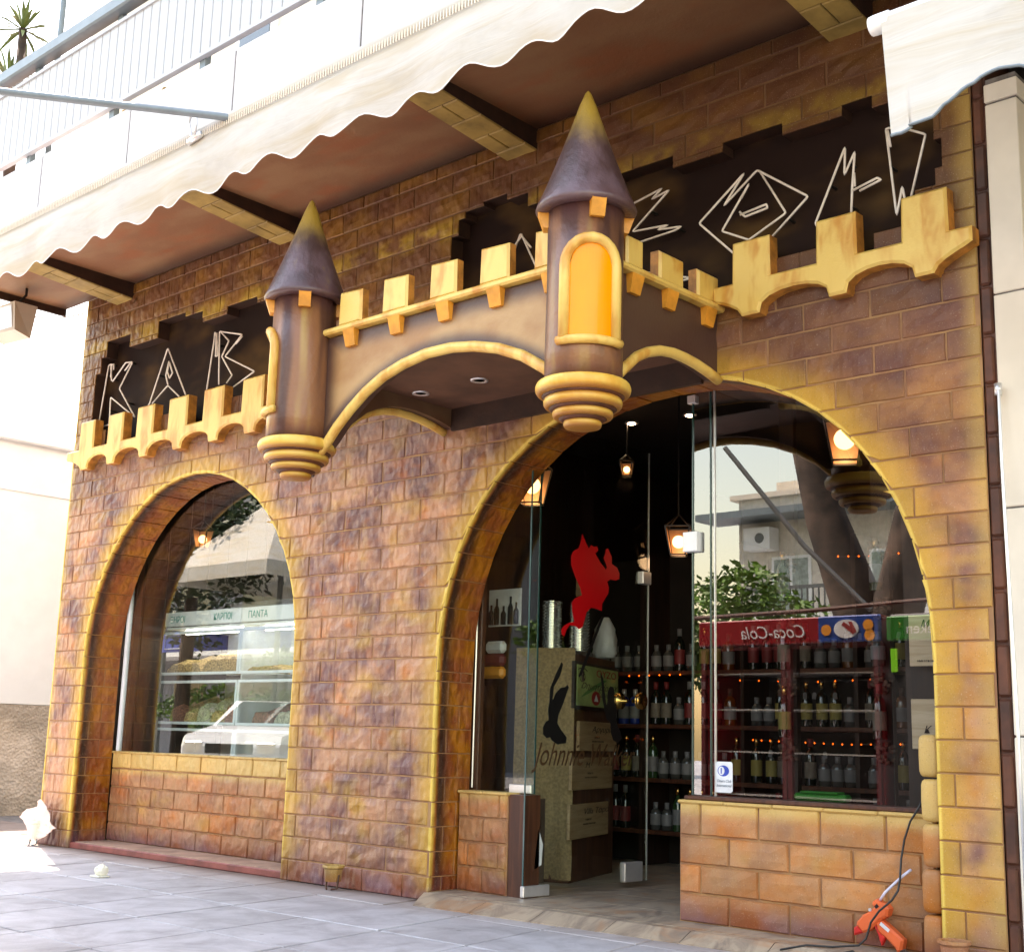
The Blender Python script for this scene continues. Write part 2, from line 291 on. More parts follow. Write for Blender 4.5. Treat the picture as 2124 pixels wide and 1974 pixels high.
M['yellowpane'] = simple('yellow_acrylic_pane', (.95, .3, .0), .25, var=.05, scale=3, spec=.35)
M['pinkglass'] = simple('frosted_lantern_glass', (.45, .26, .15), .35, var=.15)
def emis(name, c, s):
    b = NB(name); e = b.n('ShaderNodeEmission'); b.put(e.inputs[0], c); e.inputs[1].default_value = s; b.nt.links.new(e.outputs[0], b.out.inputs[0]); return b.mat
M['bulb'] = emis('warm_bulb', (1, .55, .22), 1.1); M['fairy'] = emis('orange_fairy_light', (1, .13, .01), .9); M['spotlit'] = emis('halogen_lens', (1, .75, .5), 7); M['tubelight'] = emis('cabinet_tube_light', (.9, 1, .95), 4)
M['lens'] = simple('unlit_spot_lens', (.7, .75, .8), .1, .6)
M['nuts'] = simple('mixed_nuts', (.55, .36, .15), .7, var=.7, scale=70, bump=1.0); M['cork'] = simple('dark_cork_chips', (.09, .05, .035), .8, var=.5, scale=40); M['nuts_red'] = simple('reddish_nuts', (.34, .13, .08), .7, var=.6, scale=70, bump=1.0); M['nuts_pale'] = simple('pale_seeds', (.55, .5, .34), .7, var=.5, scale=80, bump=1.0)
M['fridge_frame'] = simple('dark_red_fridge_frame', (.09, .006, .01), .4); M['fridge_red'] = simple('red_fridge_panel', (.28, .008, .014), .3, var=.06); M['fridge_blue'] = simple('blue_fridge_panel', (.015, .06, .28), .3); M['fridge_dark'] = simple('dark_fridge_inside', (.02, .02, .022), .5); M['fridge_green'] = simple('green_fridge_panel', (.02, .2, .03), .3); M['orange'] = simple('orange_fruit_print', (.8, .3, .03), .5)
M['lit_green'] = emis('lit_green_panel', (.25, .8, .05), .35)
M['carpaint'] = simple('white_car_paint', (.75, .77, .78), .25, var=.02, coat=.6); M['carglass'] = simple('car_glass', (.03, .045, .05), .06, spec=.9); M['rubber'] = simple('tyre_rubber', (.02, .02, .02), .8)
M['curtain'] = simple('grey_green_curtain', (.3, .36, .33), .9, var=.3, scale=12); M['cloth'] = simple('ochre_cloth', (.6, .36, .06), .9, var=.2, scale=8)
M['blueboard'] = simple('blue_hoarding', (.03, .07, .42), .5)
M['bargrey'] = simple('grey_railing', (.12, .13, .13), .5, .4)
# ---------------------------------------------------------------- mesh helpers
class MB:
    def __init__(s): s.v = []; s.f = []
    def add(s, v, f):
        o = len(s.v); s.v += [tuple(p) for p in v]; s.f += [tuple(i + o for i in q) for q in f]; return s
    def box(s, x0, x1, y0, y1, z0, z1):
        v = [(x, y, z) for z in (z0, z1) for y in (y0, y1) for x in (x0, x1)]
        return s.add(v, [(0, 2, 3, 1), (4, 5, 7, 6), (0, 1, 5, 4), (2, 6, 7, 3), (0, 4, 6, 2), (1, 3, 7, 5)])
    def bbox(s, x0, x1, y0, y1, z0, z1, b=.004):       # box with chamfered edges
        return s.add(*chamfer(x0, x1, y0, y1, z0, z1, b))
    def obox(s, c, ax, ay, az):
        c = Vector(c); v = [c + i * Vector(ax) + j * Vector(ay) + k * Vector(az) for k in (-1, 1) for j in (-1, 1) for i in (-1, 1)]
        return s.add(v, [(0, 2, 3, 1), (4, 5, 7, 6), (0, 1, 5, 4), (2, 6, 7, 3), (0, 4, 6, 2), (1, 3, 7, 5)])
    def tube(s, pts, r, n=8, cap=True, closed=False):
        pts = [Vector(p) for p in pts]; N = len(pts); rs = r if isinstance(r, (list, tuple)) else [r] * N; rings = []
        prev = None
        for i, p in enumerate(pts):
            a = pts[i - 1] if (i or closed) else p; c = pts[(i + 1) % N] if (i < N - 1 or closed) else p
            t = (c - a); t = t.normalized() if t.length > 1e-9 else Vector((0, 0, 1))
            if prev is None:
                u = t.orthogonal().normalized()
            else:
                u = prev - t * prev.dot(t); u = u.normalized() if u.length > 1e-6 else t.orthogonal().normalized()
            prev = u; w = t.cross(u)
            rings.append([p + rs[i] * (math.cos(2 * PI * k / n) * u + math.sin(2 * PI * k / n) * w) for k in range(n)])
        v = [q for r_ in rings for q in r_]; f = []
        for i in range(N - (0 if closed else 1)):
            j = (i + 1) % N
            for k in range(n): f.append((i * n + k, i * n + (k + 1) % n, j * n + (k + 1) % n, j * n + k))
        if cap and not closed: f += [tuple(reversed(range(n))), tuple((N - 1) * n + k for k in range(n))]
        return s.add(v, f)
    def lathe(s, prof, n=32, c=(0, 0, 0)):
        v = []; f = []
        for r, z in prof: v += [(c[0] + r * math.cos(2 * PI * k / n), c[1] + r * math.sin(2 * PI * k / n), c[2] + z) for k in range(n)]
        for i in range(len(prof) - 1):
            for k in range(n): f.append((i * n + k, i * n + (k + 1) % n, (i + 1) * n + (k + 1) % n, (i + 1) * n + k))
        if prof[0][0] > 1e-5: f.append(tuple(reversed(range(n))))
        if prof[-1][0] > 1e-5: f.append(tuple((len(prof) - 1) * n + k for k in range(n)))
        return s.add(v, f)
    def prism(s, poly, mp, d0, d1, b=0.0):
        """poly: 2-D outline; mp(u, v, d) -> point; d0 back, d1 front; b: chamfer of the front edge"""
        n = len(poly); ins = inset(poly, b) if b else poly
        dm = d1 - (b if d1 > d0 else -b)
        v = [mp(u, w, d0) for u, w in poly] + [mp(u, w, dm) for u, w in poly] + [mp(u, w, d1) for u, w in ins]
        f = [tuple(range(2 * n, 3 * n)), tuple(reversed(range(n)))]
        for i in range(n):
            j = (i + 1) % n; f += [(i, j, n + j, n + i), (n + i, n + j, 2 * n + j, 2 * n + i)]
        return s.add(v, f)
    def quad(s, a, b, c, d): return s.add([a, b, c, d], [(0, 1, 2, 3)])
def inset(poly, b):
    n = len(poly); A = sum(poly[i][0] * poly[(i + 1) % n][1] - poly[(i + 1) % n][0] * poly[i][1] for i in range(n)); sg = 1 if A > 0 else -1
    out = []
    for i in range(n):
        p = Vector(poly[i - 1]); q = Vector(poly[i]); r = Vector(poly[(i + 1) % n]); a = (q - p); c = (r - q)
        if a.length < 1e-9 or c.length < 1e-9: out.append(poly[i]); continue
        a.normalize(); c.normalize(); n1 = Vector((-a.y, a.x)) * sg; n2 = Vector((-c.y, c.x)) * sg; m = n1 + n2
        if m.length < .3: m = n1
        else: m = m / max(.35, m.length_squared / 2)
        out.append((q.x + m.x * b, q.y + m.y * b))
    return out
def chamfer(x0, x1, y0, y1, z0, z1, b):
    b = min(b, (x1 - x0) * .4, (y1 - y0) * .4, (z1 - z0) * .4)
    X = (x0, x1); Y = (y0, y1); Z = (z0, z1); v = []; idx = {}
    for i in (0, 1):
        for j in (0, 1):
            for k in (0, 1):
                sx, sy, sz = (1, -1)[i] * b, (1, -1)[j] * b, (1, -1)[k] * b
                for a, p in enumerate(((X[i], Y[j] + sy, Z[k] + sz), (X[i] + sx, Y[j], Z[k] + sz), (X[i] + sx, Y[j] + sy, Z[k]))):
                    idx[(i, j, k, a)] = len(v); v.append(p)
    f = []
    for i in (0, 1): q = [idx[(i, j, k, 0)] for j, k in ((0, 0), (1, 0), (1, 1), (0, 1))]; f.append(tuple(q if i else q[::-1]))
    for j in (0, 1): q = [idx[(i, j, k, 1)] for i, k in ((0, 0), (0, 1), (1, 1), (1, 0))]; f.append(tuple(q if j else q[::-1]))
    for k in (0, 1): q = [idx[(i, j, k, 2)] for i, j in ((0, 0), (1, 0), (1, 1), (0, 1))]; f.append(tuple(q if k else q[::-1]))
    for i in (0, 1):
        for j in (0, 1):
            q = [idx[(i, j, 0, 0)], idx[(i, j, 0, 1)], idx[(i, j, 1, 1)], idx[(i, j, 1, 0)]]; f.append(tuple(q))
        for k in (0, 1): f.append((idx[(i, 0, k, 0)], idx[(i, 0, k, 2)], idx[(i, 1, k, 2)], idx[(i, 1, k, 0)]))
    for j in (0, 1):
        for k in (0, 1): f.append((idx[(0, j, k, 1)], idx[(0, j, k, 2)], idx[(1, j, k, 2)], idx[(1, j, k, 1)]))
    for i in (0, 1):
        for j in (0, 1):
            for k in (0, 1): f.append((idx[(i, j, k, 0)], idx[(i, j, k, 1)], idx[(i, j, k, 2)]))
    return v, f
BASE = {}
def meshof(name, mb, mat, off=(0, 0, 0), smooth=False):
    me = bpy.data.meshes.new(name); ox, oy, oz = off
    me.from_pydata([(x - ox, y - oy, z - oz) for x, y, z in mb.v], [], mb.f); me.materials.append(mat)
    if smooth:
        me.polygons.foreach_set('use_smooth', [True] * len(me.polygons))
    me.update(); return me
def fixn(me):
    import bmesh
    bm = bmesh.new(); bm.from_mesh(me); bmesh.ops.recalc_face_normals(bm, faces=bm.faces); bm.to_mesh(me); bm.free()
def link(name, me, parent=None, loc=(0, 0, 0)):
    o = bpy.data.objects.new(name, me); col.objects.link(o); o.location = loc
    if parent: o.parent = parent
    return o
def thing(name, label, cat, loc=(0, 0, 0), rz=0, group=None):
    o = bpy.data.objects.new(name, None); col.objects.link(o); o.location = loc; o.rotation_euler = (0, 0, rz); o.empty_display_size = .1
    o['label'] = label; o['category'] = cat
    if group: o['group'] = group
    BASE[o.name] = Vector(loc); return o
def part(name, mb, mat, parent, local=False, smooth=False, fix=True, kind=None, label=None, side=None):
    """a part in world coordinates (local=False) or in the parent's own ones"""
    off = (0, 0, 0) if local else BASE.get(parent.name, (0, 0, 0))
    me = meshof(name, mb, M[mat] if isinstance(mat, str) else mat, off, smooth)
    if side:                                   # the flanks of a board painted in another colour
        me.materials.append(M[side])
        for i, p in enumerate(me.polygons):
            if i > 1 and i % 2 == 0: p.material_index = 1
    if fix: fixn(me)
    o = link(name, me, parent); BASE[o.name] = Vector(off)
    if kind: o['kind'] = kind
    if label: o['label'] = label
    return o
def solo(name, mb, mat, label, cat, group=None, smooth=False, kind=None):
    vs = mb.v; c = (sum(p[0] for p in vs) / len(vs), sum(p[1] for p in vs) / len(vs), min(p[2] for p in vs))
    me = meshof(name, mb, M[mat] if isinstance(mat, str) else mat, c, smooth); fixn(me)
    o = link(name, me, None, c); BASE[o.name] = Vector(c)
    if label: o['label'] = label; o['category'] = cat
    if group: o['group'] = group
    if kind: o['kind'] = kind
    return o
def struct(name, mb, mat, **k):
    me = meshof(name, mb, M[mat], (0, 0, 0)); fixn(me); o = link(name, me); o['kind'] = 'structure'; BASE[o.name] = Vector((0, 0, 0)); return o
def copy_tree(o, loc=None, rz=None, label=None, parent=None):
    c = o.copy(); col.objects.link(c)
    if parent: c.parent = parent
    if loc is not None: c.location = loc
    if rz is not None: c.rotation_euler = (0, 0, rz)
    if label: c['label'] = label
    for ch in o.children: copy_tree(ch, parent=c)
    return c
def text(name, body, size, mat, parent, loc, rot, extrude=.0006, align='LEFT', shear=0.0, sx=1.0, mirror=False):
    cu = bpy.data.curves.new(name, 'FONT'); cu.body = body; cu.size = size; cu.extrude = extrude; cu.align_x = align; cu.shear = shear
    t = bpy.data.objects.new('tmp', cu); me = bpy.data.meshes.new_from_object(t); bpy.data.objects.remove(t)
    me.name = name; me.materials.clear(); me.materials.append(M[mat])
    if sx != 1.0:
        for v in me.vertices: v.co.x *= sx
    o = link(name, me, parent); b = BASE.get(parent.name, Vector((0, 0, 0))) if parent else Vector((0, 0, 0))
    o.location = Vector(loc) - b; o.rotation_euler = rot; return o
FRONT = (PI / 2, 0, 0)            # text standing on a wall that faces -y
# ================================================================ ground
g = MB(); g.box(-60, 40, -60, 40, -.3, -.16); struct('ground', g, 'asphalt')
g = MB(); g.box(-40, 30, -6.4, 12, -.15, -.006); struct('pavement', g, 'joint')
g = MB(); g.box(-60, 40, -12.8, -6.62, -.159, -.13); struct('road', g, 'asphalt')
g = MB(); g.box(-40, 30, -6.58, -6.4, -.15, .0); struct('kerb', g, 'kerb')
g = MB(); g.box(-60, 40, -60, -12.8, -.155, .0); struct('far_pavement', g, 'paver')
pav = bpy.data.objects['pavement']
def slab(cx, cy, w, d, z=0.0, name='paving_slab', mat='paver', parent=pav, skew=-.19, t=.03):
    mb = MB(); b = .004; j = lambda: random.uniform(-.002, .002); dz = random.uniform(-.002, .002)
    q = [(-w / 2, -d / 2), (w / 2, -d / 2), (w / 2, d / 2), (-w / 2, d / 2)]
    q = [(u + skew * v + j(), v + j()) for u, v in q]
    mb.prism(q, lambda u, v, h: (u, v, h), -t, dz, b)
    me = meshof(name, mb, M[mat]); fixn(me); o = link(name, me, parent, (cx, cy, z)); return o
ys = [.33 - .66 * k for k in range(0, 6)]
cnt = 0
rest = MB()
for i in range(-6, 20):
    for k in range(-1, 8):
        y = -.33 - .66 * k + .33; x = .3 - .575 * i - .19 * (y + 1)
        if y > -.35 and x > -3.9: 
            if y > .2: continue
        if -2.6 * .0 + x > 5 or y < -5.4: continue
        near = (y > -3.2 and -7.4 < x < 2.9)
        if near and cnt < 118: slab(x, y, .563, .648); cnt += 1
        else:
            q = [(-.2835, -.326), (.2835, -.326), (.2835, .326), (-.2835, .326)]; q = [(u - .19 * v + x, v + y) for u, v in q]
            rest.prism(q, lambda u, v, h: (u, v, h), -.004, 0.0, .003)
part('paving_slabs', rest, 'paver', pav, kind='stuff')
# ================================================================ castle facade
Z0, DZ, BL = -.007, .1368, .35
XL, XR, ZT = -3.92, 3.78, 4.46
(A1x, A1r, A1s, A1n, A1b), (A2x, A2r, A2s, A2n, A2b) = ARCHES
def archz(x, xc, R, zs, n, rise):
    d = abs(x - xc)
    return None if d >= R else zs + rise * max(0, 1 - (d / R) ** n) ** (1 / n)
TOPL = [(-3.69, 3.77), (-3.62, 3.9), (-3.555, 3.965), (-3.21, 3.965)]
def opening(x):
    """sign recesses: (bottom, top) of the hole at x, or None"""
    L = [(-3.69, -3.62, 3.77), (-3.62, -3.555, 3.90), (-3.555, -3.205, 4.03), (-3.205, -2.8, 3.92), (-2.8, -2.43, 4.055), (-2.43, -2.2, 4.02), (-2.2, -1.885, 3.93), (-1.885, -1.52, 3.99), (-1.52, -1.15, 3.94), (-1.15, -1.0, 3.82)]
    R = [(.46, .52, 3.95), (.52, .575, 4.05), (.575, .73, 4.09), (.73, .925, 4.115), (.925, 1.095, 4.075), (1.095, 1.76, 3.99), (1.76, 2.14, 4.0), (2.14, 2.455, 3.93), (2.455, 2.81, 3.98), (2.81, 3.14, 3.915), (3.14, 3.3, 3.97), (3.3, 3.6, 3.905)]
    for a, b, t in L + R:
        if a <= x < b:
            zb = 3.14
            for c, d in ((-3.69, -3.46), (-2.68, -2.44), (-1.76, -1.5), (2.75, 3.0), (3.29, 3.46)):
                if c <= x < d: zb = 3.272
            if 3.5 <= x: zb = 3.43
            return zb, t
    if 3.6 <= x < 3.635: return 3.51, 3.65
    return None
BR = sorted(set([XL, XR, -3.69, -3.62, -3.555, -3.205, -2.8, -2.43, -2.2, -1.885, -1.52, -1.15, -1.0, .46, .52, .575, .73, .925, 1.095, 1.76, 2.14, 2.455, 2.81, 3.14, 3.3, 3.6, 3.635, -3.46, -2.68, -2.44, -1.76, -1.5, 2.75, 3.0, 3.29, 3.46, 3.5]
               + [A1x + A1r * math.cos(PI * k / 36) for k in range(37)] + [A2x + A2r * math.cos(PI * k / 40) for k in range(41)]))
def solids(x):
    lo = 0.0
    for A_ in ARCHES:
        z = archz(x, *A_)
        if z is not None: lo = z
    o = opening(x)
    return [(lo, ZT)] if not o else [(lo, o[0]), (o[1], ZT)]
facade = thing('castle_facade', 'shop front painted as a brown brick castle with two round arches', 'building front')
# joint surface behind the bricks and the inner face of the wall
w = MB(); wb = MB()
for a, b in zip(BR, BR[1:]):
    if b - a < 1e-5: continue
    sa, sb = solids(a + 1e-5), solids(b - 1e-5)
    for (l0, h0), (l1, h1) in zip(sa, sb): w.quad((a, 0, l0), (b, 0, l1), (b, 0, h1), (a, 0, h0))
    wb.quad((a, .3, sa[0][0]), (b, .3, sb[0][0]), (b, .3, ZT), (a, .3, ZT))
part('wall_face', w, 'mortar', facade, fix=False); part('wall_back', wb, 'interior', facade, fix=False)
# brick pieces
def variant(L, H, seed, T=.007, lump=.004, nx=5, nz=3):
    rnd = random.Random(seed); v = []; f = []; b = .006
    for j in range(nz + 1):
        for i in range(nx + 1):
            u = -L / 2 + L * i / nx; z = -H / 2 + H * j / nz; edge = i in (0, nx) or j in (0, nz)
            iu = u * (1 - 2 * b / L) + rnd.uniform(-.0018, .0018); iz = z * (1 - 2 * b / H) + rnd.uniform(-.0015, .0015)
            v.append((iu, -(T if not edge else T * .8) - (0 if edge else rnd.uniform(-.3, 1) * lump), iz))
    N = (nx + 1) * (nz + 1)
    ring = [i for i in range(nx + 1)] + [(j * (nx + 1) + nx) for j in range(1, nz + 1)] + [nz * (nx + 1) + i for i in range(nx - 1, -1, -1)] + [j * (nx + 1) for j in range(nz - 1, 0, -1)]
    for j in range(nz):
        for i in range(nx): q = j * (nx + 1) + i; f.append((q, q + 1, q + nx + 2, q + nx + 1))
    for r in ring:
        p = v[r]; v.append((p[0] * (1 + 2 * b / L * 1.2), .002, p[2] * (1 + 2 * b / H * 1.2)))
    n = len(ring)
    for k in range(n): f.append((ring[k], N + k, N + (k + 1) % n, ring[(k + 1) % n]))
    mb = MB(); mb.add(v, f); return mb
VAR = []
for s in range(9):
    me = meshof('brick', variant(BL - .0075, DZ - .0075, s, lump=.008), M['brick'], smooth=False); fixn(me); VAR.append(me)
singles = []; cells = []
for k in range(0, 33):
    z0 = Z0 + DZ * k; z1 = z0 + DZ
    off = (0.0 if k % 2 else .175) + (k * 37 % 5 - 2) * .012
    x = -3.92 - BL + off - .17
    while x < XR:
        x0, x1 = max(x, XL), min(x + BL, XR); x += BL
        if x1 - x0 < .05: continue
        cells.append((x0, x1, max(z0, 0.0), min(z1, ZT - .004), abs(x1 - x0 - BL) < 1e-4))
G = .0038
for x0, x1, z0, z1, full in cells:
    xs = sorted([x0 + G, x1 - G] + [q for q in BR if x0 + G + 1e-3 < q < x1 - G - 1e-3])
    runs = []; cur = None
    for a, b in zip(xs, xs[1:]):
        pa = [(max(l, z0 + G), min(h, z1 - G)) for l, h in solids(a + 1e-5)]; pb = [(max(l, z0 + G), min(h, z1 - G)) for l, h in solids(b - 1e-5)]
        best = None
        for p, q in zip(pa, pb):
            if (p[1] - p[0] > .012 or q[1] - q[0] > .012):
                p = (min(p[0], p[1]), p[1]); q = (min(q[0], q[1]), q[1])
                if best is None or (p[1] - p[0]) > (best[0][1] - best[0][0]): best = (p, q)
        if best is None: cur = None; continue
        if cur is None: cur = []; runs.append(cur)
        cur.append((a, b, best[0], best[1]))
    for r in runs:
        a, b = r[0][0], r[-1][1]
        if b - a < .03: continue
        isfull = full and len(runs) == 1 and all(abs(p[0] - z0 - G) < 1e-4 and abs(p[1] - z1 + G) < 1e-4 and abs(q[0] - z0 - G) < 1e-4 for _, _, p, q in r) and z1 - z0 > .13 and abs(a - x0 - G) < 1e-3 and abs(b - x1 + G) < 1e-3
        area = sum((q[1] - p) * .5 * (h - l + h2 - l2) for (p, q1, (l, h), (l2, h2)) in r for q in ((0, q1),))
        singles.append((area, isfull, (x0, x1, z0, z1), r))
def cushion(r, T=.012):
    poly = []
    for a, b, p, q in r:
        for pt in ((a, p[0]), (b, q[0])):
            if not poly or (Vector(poly[-1]) - Vector(pt)).length > 2e-3: poly.append(pt)
    top = []
    for a, b, p, q in reversed(r):
        for pt in ((b, q[1]), (a, p[1])):
            if not top or (Vector(top[-1]) - Vector(pt)).length > 2e-3: top.append(pt)
    # drop collinear top points
    t2 = [t for i, t in enumerate(top) if i in (0, len(top) - 1) or abs(t[1] - top[i - 1][1]) > 1e-4 or abs(t[1] - top[i + 1][1]) > 1e-4]
    poly = [p for i, p in enumerate(poly) if i in (0, len(poly) - 1) or abs(p[1] - poly[i - 1][1]) > 1e-4 or abs(p[1] - poly[i + 1][1]) > 1e-4] + t2
    out = []
    for p in poly:
        if not out or (Vector(out[-1]) - Vector(p)).length > 3e-3: out.append(p)
    if len(out) > 2 and (Vector(out[0]) - Vector(out[-1])).length < 3e-3: out.pop()
    return out
# nearest / largest 300 are parts, what is left is joined
def seen(s):
    x = (s[2][0] + s[2][1]) / 2; z = (s[2][2] + s[2][3]) / 2; d = math.hypot(x - 6, 5.4); return s[0] / d ** 2
singles.sort(key=seen, reverse=True)
rest = MB()
for n, (area, isfull, (x0, x1, z0, z1), r) in enumerate(singles):
    if isfull:
        c = ((x0 + x1) / 2, 0, (z0 + z1) / 2); me = VAR[random.randrange(9)]
        if n < 300: link('brick', me, facade, c); continue
        rest.add([(v.co.x + c[0], v.co.y, v.co.z + c[2]) for v in me.vertices], [tuple(p.vertices) for p in me.polygons])
    else:
        poly = cushion(r)
        if len(poly) < 3: continue
        mb = rest if n >= 300 else MB()
        mb.prism(poly, lambda u, v, d: (u, d, v), .002, -.008, .004)
        if n < 300:
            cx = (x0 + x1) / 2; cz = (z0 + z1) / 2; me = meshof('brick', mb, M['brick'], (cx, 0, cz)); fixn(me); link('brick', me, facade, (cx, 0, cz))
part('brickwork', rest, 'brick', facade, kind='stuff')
# arch linings (the depth of the wall), each stone a sub-part
def lining(xc, R, zs, nn, rise, D, z_start=0.0):
    lin = part('arch_lining', MB(), 'mortar', facade)
    path = []; z = z_start; k = 0
    pts = []
    for q in range(40):
        zz = Z0 + DZ * q
        if zz >= zs - .03: break
        pts.append((xc - R, max(z_start, zz)))
    pts.append((xc - R, zs)); na = int(PI * R / .17)
    pts += [(xc - R * math.copysign(abs(math.cos(PI * i / na)) ** (2 / nn), math.cos(PI * i / na)), zs + rise * math.sin(PI * i / na) ** (2 / nn)) for i in range(1, na)] + [(xc + R, zs)]
    pts += [(xc + R, p[1]) for p in reversed([p for p in pts if p[0] == xc - R and p[1] < zs])]
    sh = MB()
    for a, b in zip(pts, pts[1:]):
        sh.quad((a[0], 0, a[1]), (b[0], 0, b[1]), (b[0], D, b[1]), (a[0], D, a[1]))
    me = meshof('arch_lining', sh, M['mortar']); lin.data = me
    for i, (a, b) in enumerate(zip(pts, pts[1:])):
        A, B = Vector((a[0], 0, a[1])), Vector((b[0], 0, b[1])); t = (B - A)
        if t.length < .02: continue
        L = t.length; t.normalize(); ctr = Vector((xc, 0, max(min(zs, (A.z + B.z) / 2), 0))); mid = (A + B) / 2
        inn = Vector((-t.z, 0, t.x)); 
        if inn.dot(ctr - mid) < 0: inn = -inn
        sp = (.19 if i % 2 else .09) if A.z < zs and B.z <= zs else D
        for d0, d1 in ((.0, sp), (sp, D)):
            if d1 - d0 < .02: continue
            g_ = .003; mb = MB()
            poly = [(g_, d0 + (g_ if d0 else -.004)), (L - g_, d0 + (g_ if d0 else -.004)), (L - g_, d1 - g_), (g_, d1 - g_)]
            mb.prism([(u - L / 2, v) for u, v in poly], lambda u, v, h: tuple(t * u + Vector((0, v, 0)) + inn * h), -.002, .005 + random.uniform(-.001, .002), .003)
            me = meshof('brick', mb, M['lining']); fixn(me); link('brick', me, lin, mid)
    return lin
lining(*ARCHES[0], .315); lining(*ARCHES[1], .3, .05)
# sides of the sign recesses, board at their back
s = MB()
prev = None
for a, b in zip(BR, BR[1:]):
    o = opening((a + b) / 2)
    if a > -.9 and s.v and a < .5 and not prev: part('recess_side', s, 'beam_side', facade, fix=False); s = MB()
    if o:
        s.quad((a, 0, o[0]), (b, 0, o[0]), (b, .1, o[0]), (a, .1, o[0])); s.quad((a, 0, o[1]), (b, 0, o[1]), (b, .1, o[1]), (a, .1, o[1]))
    for z0, z1 in ([(prev[0], prev[1])] if prev and not o else [(o[0], o[1])] if o and not prev else [(min(prev[0], o[0]), max(prev[0], o[0])), (min(prev[1], o[1]), max(prev[1], o[1]))] if prev and o else []):
        if z1 - z0 > .004: s.quad((a, 0, z0), (a, 0, z1), (a, .1, z1), (a, .1, z0))
    prev = o
part('recess_side', s, 'beam_side', facade, fix=False)
s = MB(); s.box(-3.75, -.95, .1, .13, 3.05, 4.15); part('sign_board', s, 'signback', facade)
s = MB(); s.box(.4, 3.7, .1, .13, 3.05, 4.2); part('sign_board', s, 'signback', facade)
# the brown rendered edges of the front
s = MB(); s.box(3.78, 3.842, .012, .3, 0, 4.46)
for i in range(20): s.bbox(3.782, 3.83 + random.uniform(0, .008), -.004, .02, .02 + i * .222, .232 + i * .222, .01)
part('edge_strip', s, 'edge_strip', facade)
s = MB(); s.box(XL - .012, XL, -.004, .3, 0, ZT); part('edge_strip', s, 'lining', facade)
# frieze shadow line: plain band under the battlements between the feet
def battlement(x0, merl, feet, name='battlement', flip=False):
    pass
def bat_profile(ms, feet, xa, xb, zt=3.12, zm=3.35):
    """outline of a battlement board: merlons ms [(a, b)], feet [(a, b)] with arcs between them"""
    pts = [(xa, 3.05), (xa, zt)]
    for a, b in ms: pts += [(a, zt), (a + .004, zm), (b - .004, zm), (b, zt)]
    pts += [(xb, zt), (xb, 3.06)]
    r = list(reversed(feet)); prevx = xb
    for i, (a, b) in enumerate(r):
        # arc from (prevx) down to foot b
        w = prevx - b
        if i == 0:
            pts += [(b + w * t, 2.955 + .1 * (t ** .6)) for t in (.8, .55, .3, .12)]
        else:
            pts += [(b + w * (.5 + .5 * math.cos(PI * t)), 2.955 + .092 * math.sin(PI * t) ** .75) for t in (.12, .25, .38, .5, .62, .75, .88)]
        pts += [(b, 2.95), (a, 2.95)]; prevx = a
    w = prevx - xa
    if w > .03: pts += [(prevx - w * t, 2.955 + .1 * (t ** .6)) for t in (.15, .4, .7)]
    return pts
msL = [(-3.72, -3.5), (-3.295, -3.07), (-2.875, -2.64), (-2.44, -2.19), (-1.99, -1.74), (-1.52, -1.27), (-1.06, -.81)]
ftL = [(-3.675, -3.57), (-3.275, -3.17), (-2.81, -2.7), (-2.355, -2.25), (-1.9, -1.79), (-1.47, -1.35), (-1.0, -.9)]
mb = MB(); mb.prism(bat_profile(msL, ftL, -3.9, -.7), lambda u, v, d: (u, d, v), -.001, -.085, .012)
bt = part('battlement', mb, 'trim', facade, side='trimside', label='yellow battlement board left of the left tower')
msR = [(2.555, 2.775), (3.025, 3.24), (3.46, 3.685)]; ftR = [(2.61, 2.71), (3.09, 3.18), (3.52, 3.61)]
mb = MB(); mb.prism([(u, v + .035) for u, v in bat_profile(msR, ftR, 2.44, 3.79, 3.13, 3.34)], lambda u, v, d: (u, d, v), -.001, -.085, .012)
part('battlement', mb, 'trim', facade, side='trimside', label='yellow battlement board right of the bridge')
# stack of rounded stones at the inner right edge of the large arch
for i in range(5):
    mb = MB(); h = .185; c0 = (3.455 + random.uniform(-.005, .005), .075, .05 + (i + .5) * h); v = []
    for j in range(9):
        ph = -PI / 2 + PI * j / 8; cz = math.copysign(abs(math.sin(ph)) ** .35, math.sin(ph)); cr2 = max(.001, math.cos(ph)) ** .35
        for k in range(16):
            a = 2 * PI * k / 16; v.append((c0[0] + .05 * cr2 * math.copysign(abs(math.cos(a)) ** .6, math.cos(a)), c0[1] + .05 * cr2 * math.copysign(abs(math.sin(a)) ** .6, math.sin(a)), c0[2] + (h / 2 - .003) * cz))
    mb.add(v, [(j * 16 + k, j * 16 + (k + 1) % 16, (j + 1) * 16 + (k + 1) % 16, (j + 1) * 16 + k) for j in range(8) for k in range(16)]); part('edge_stone', mb, 'lowbrick', facade, smooth=True)
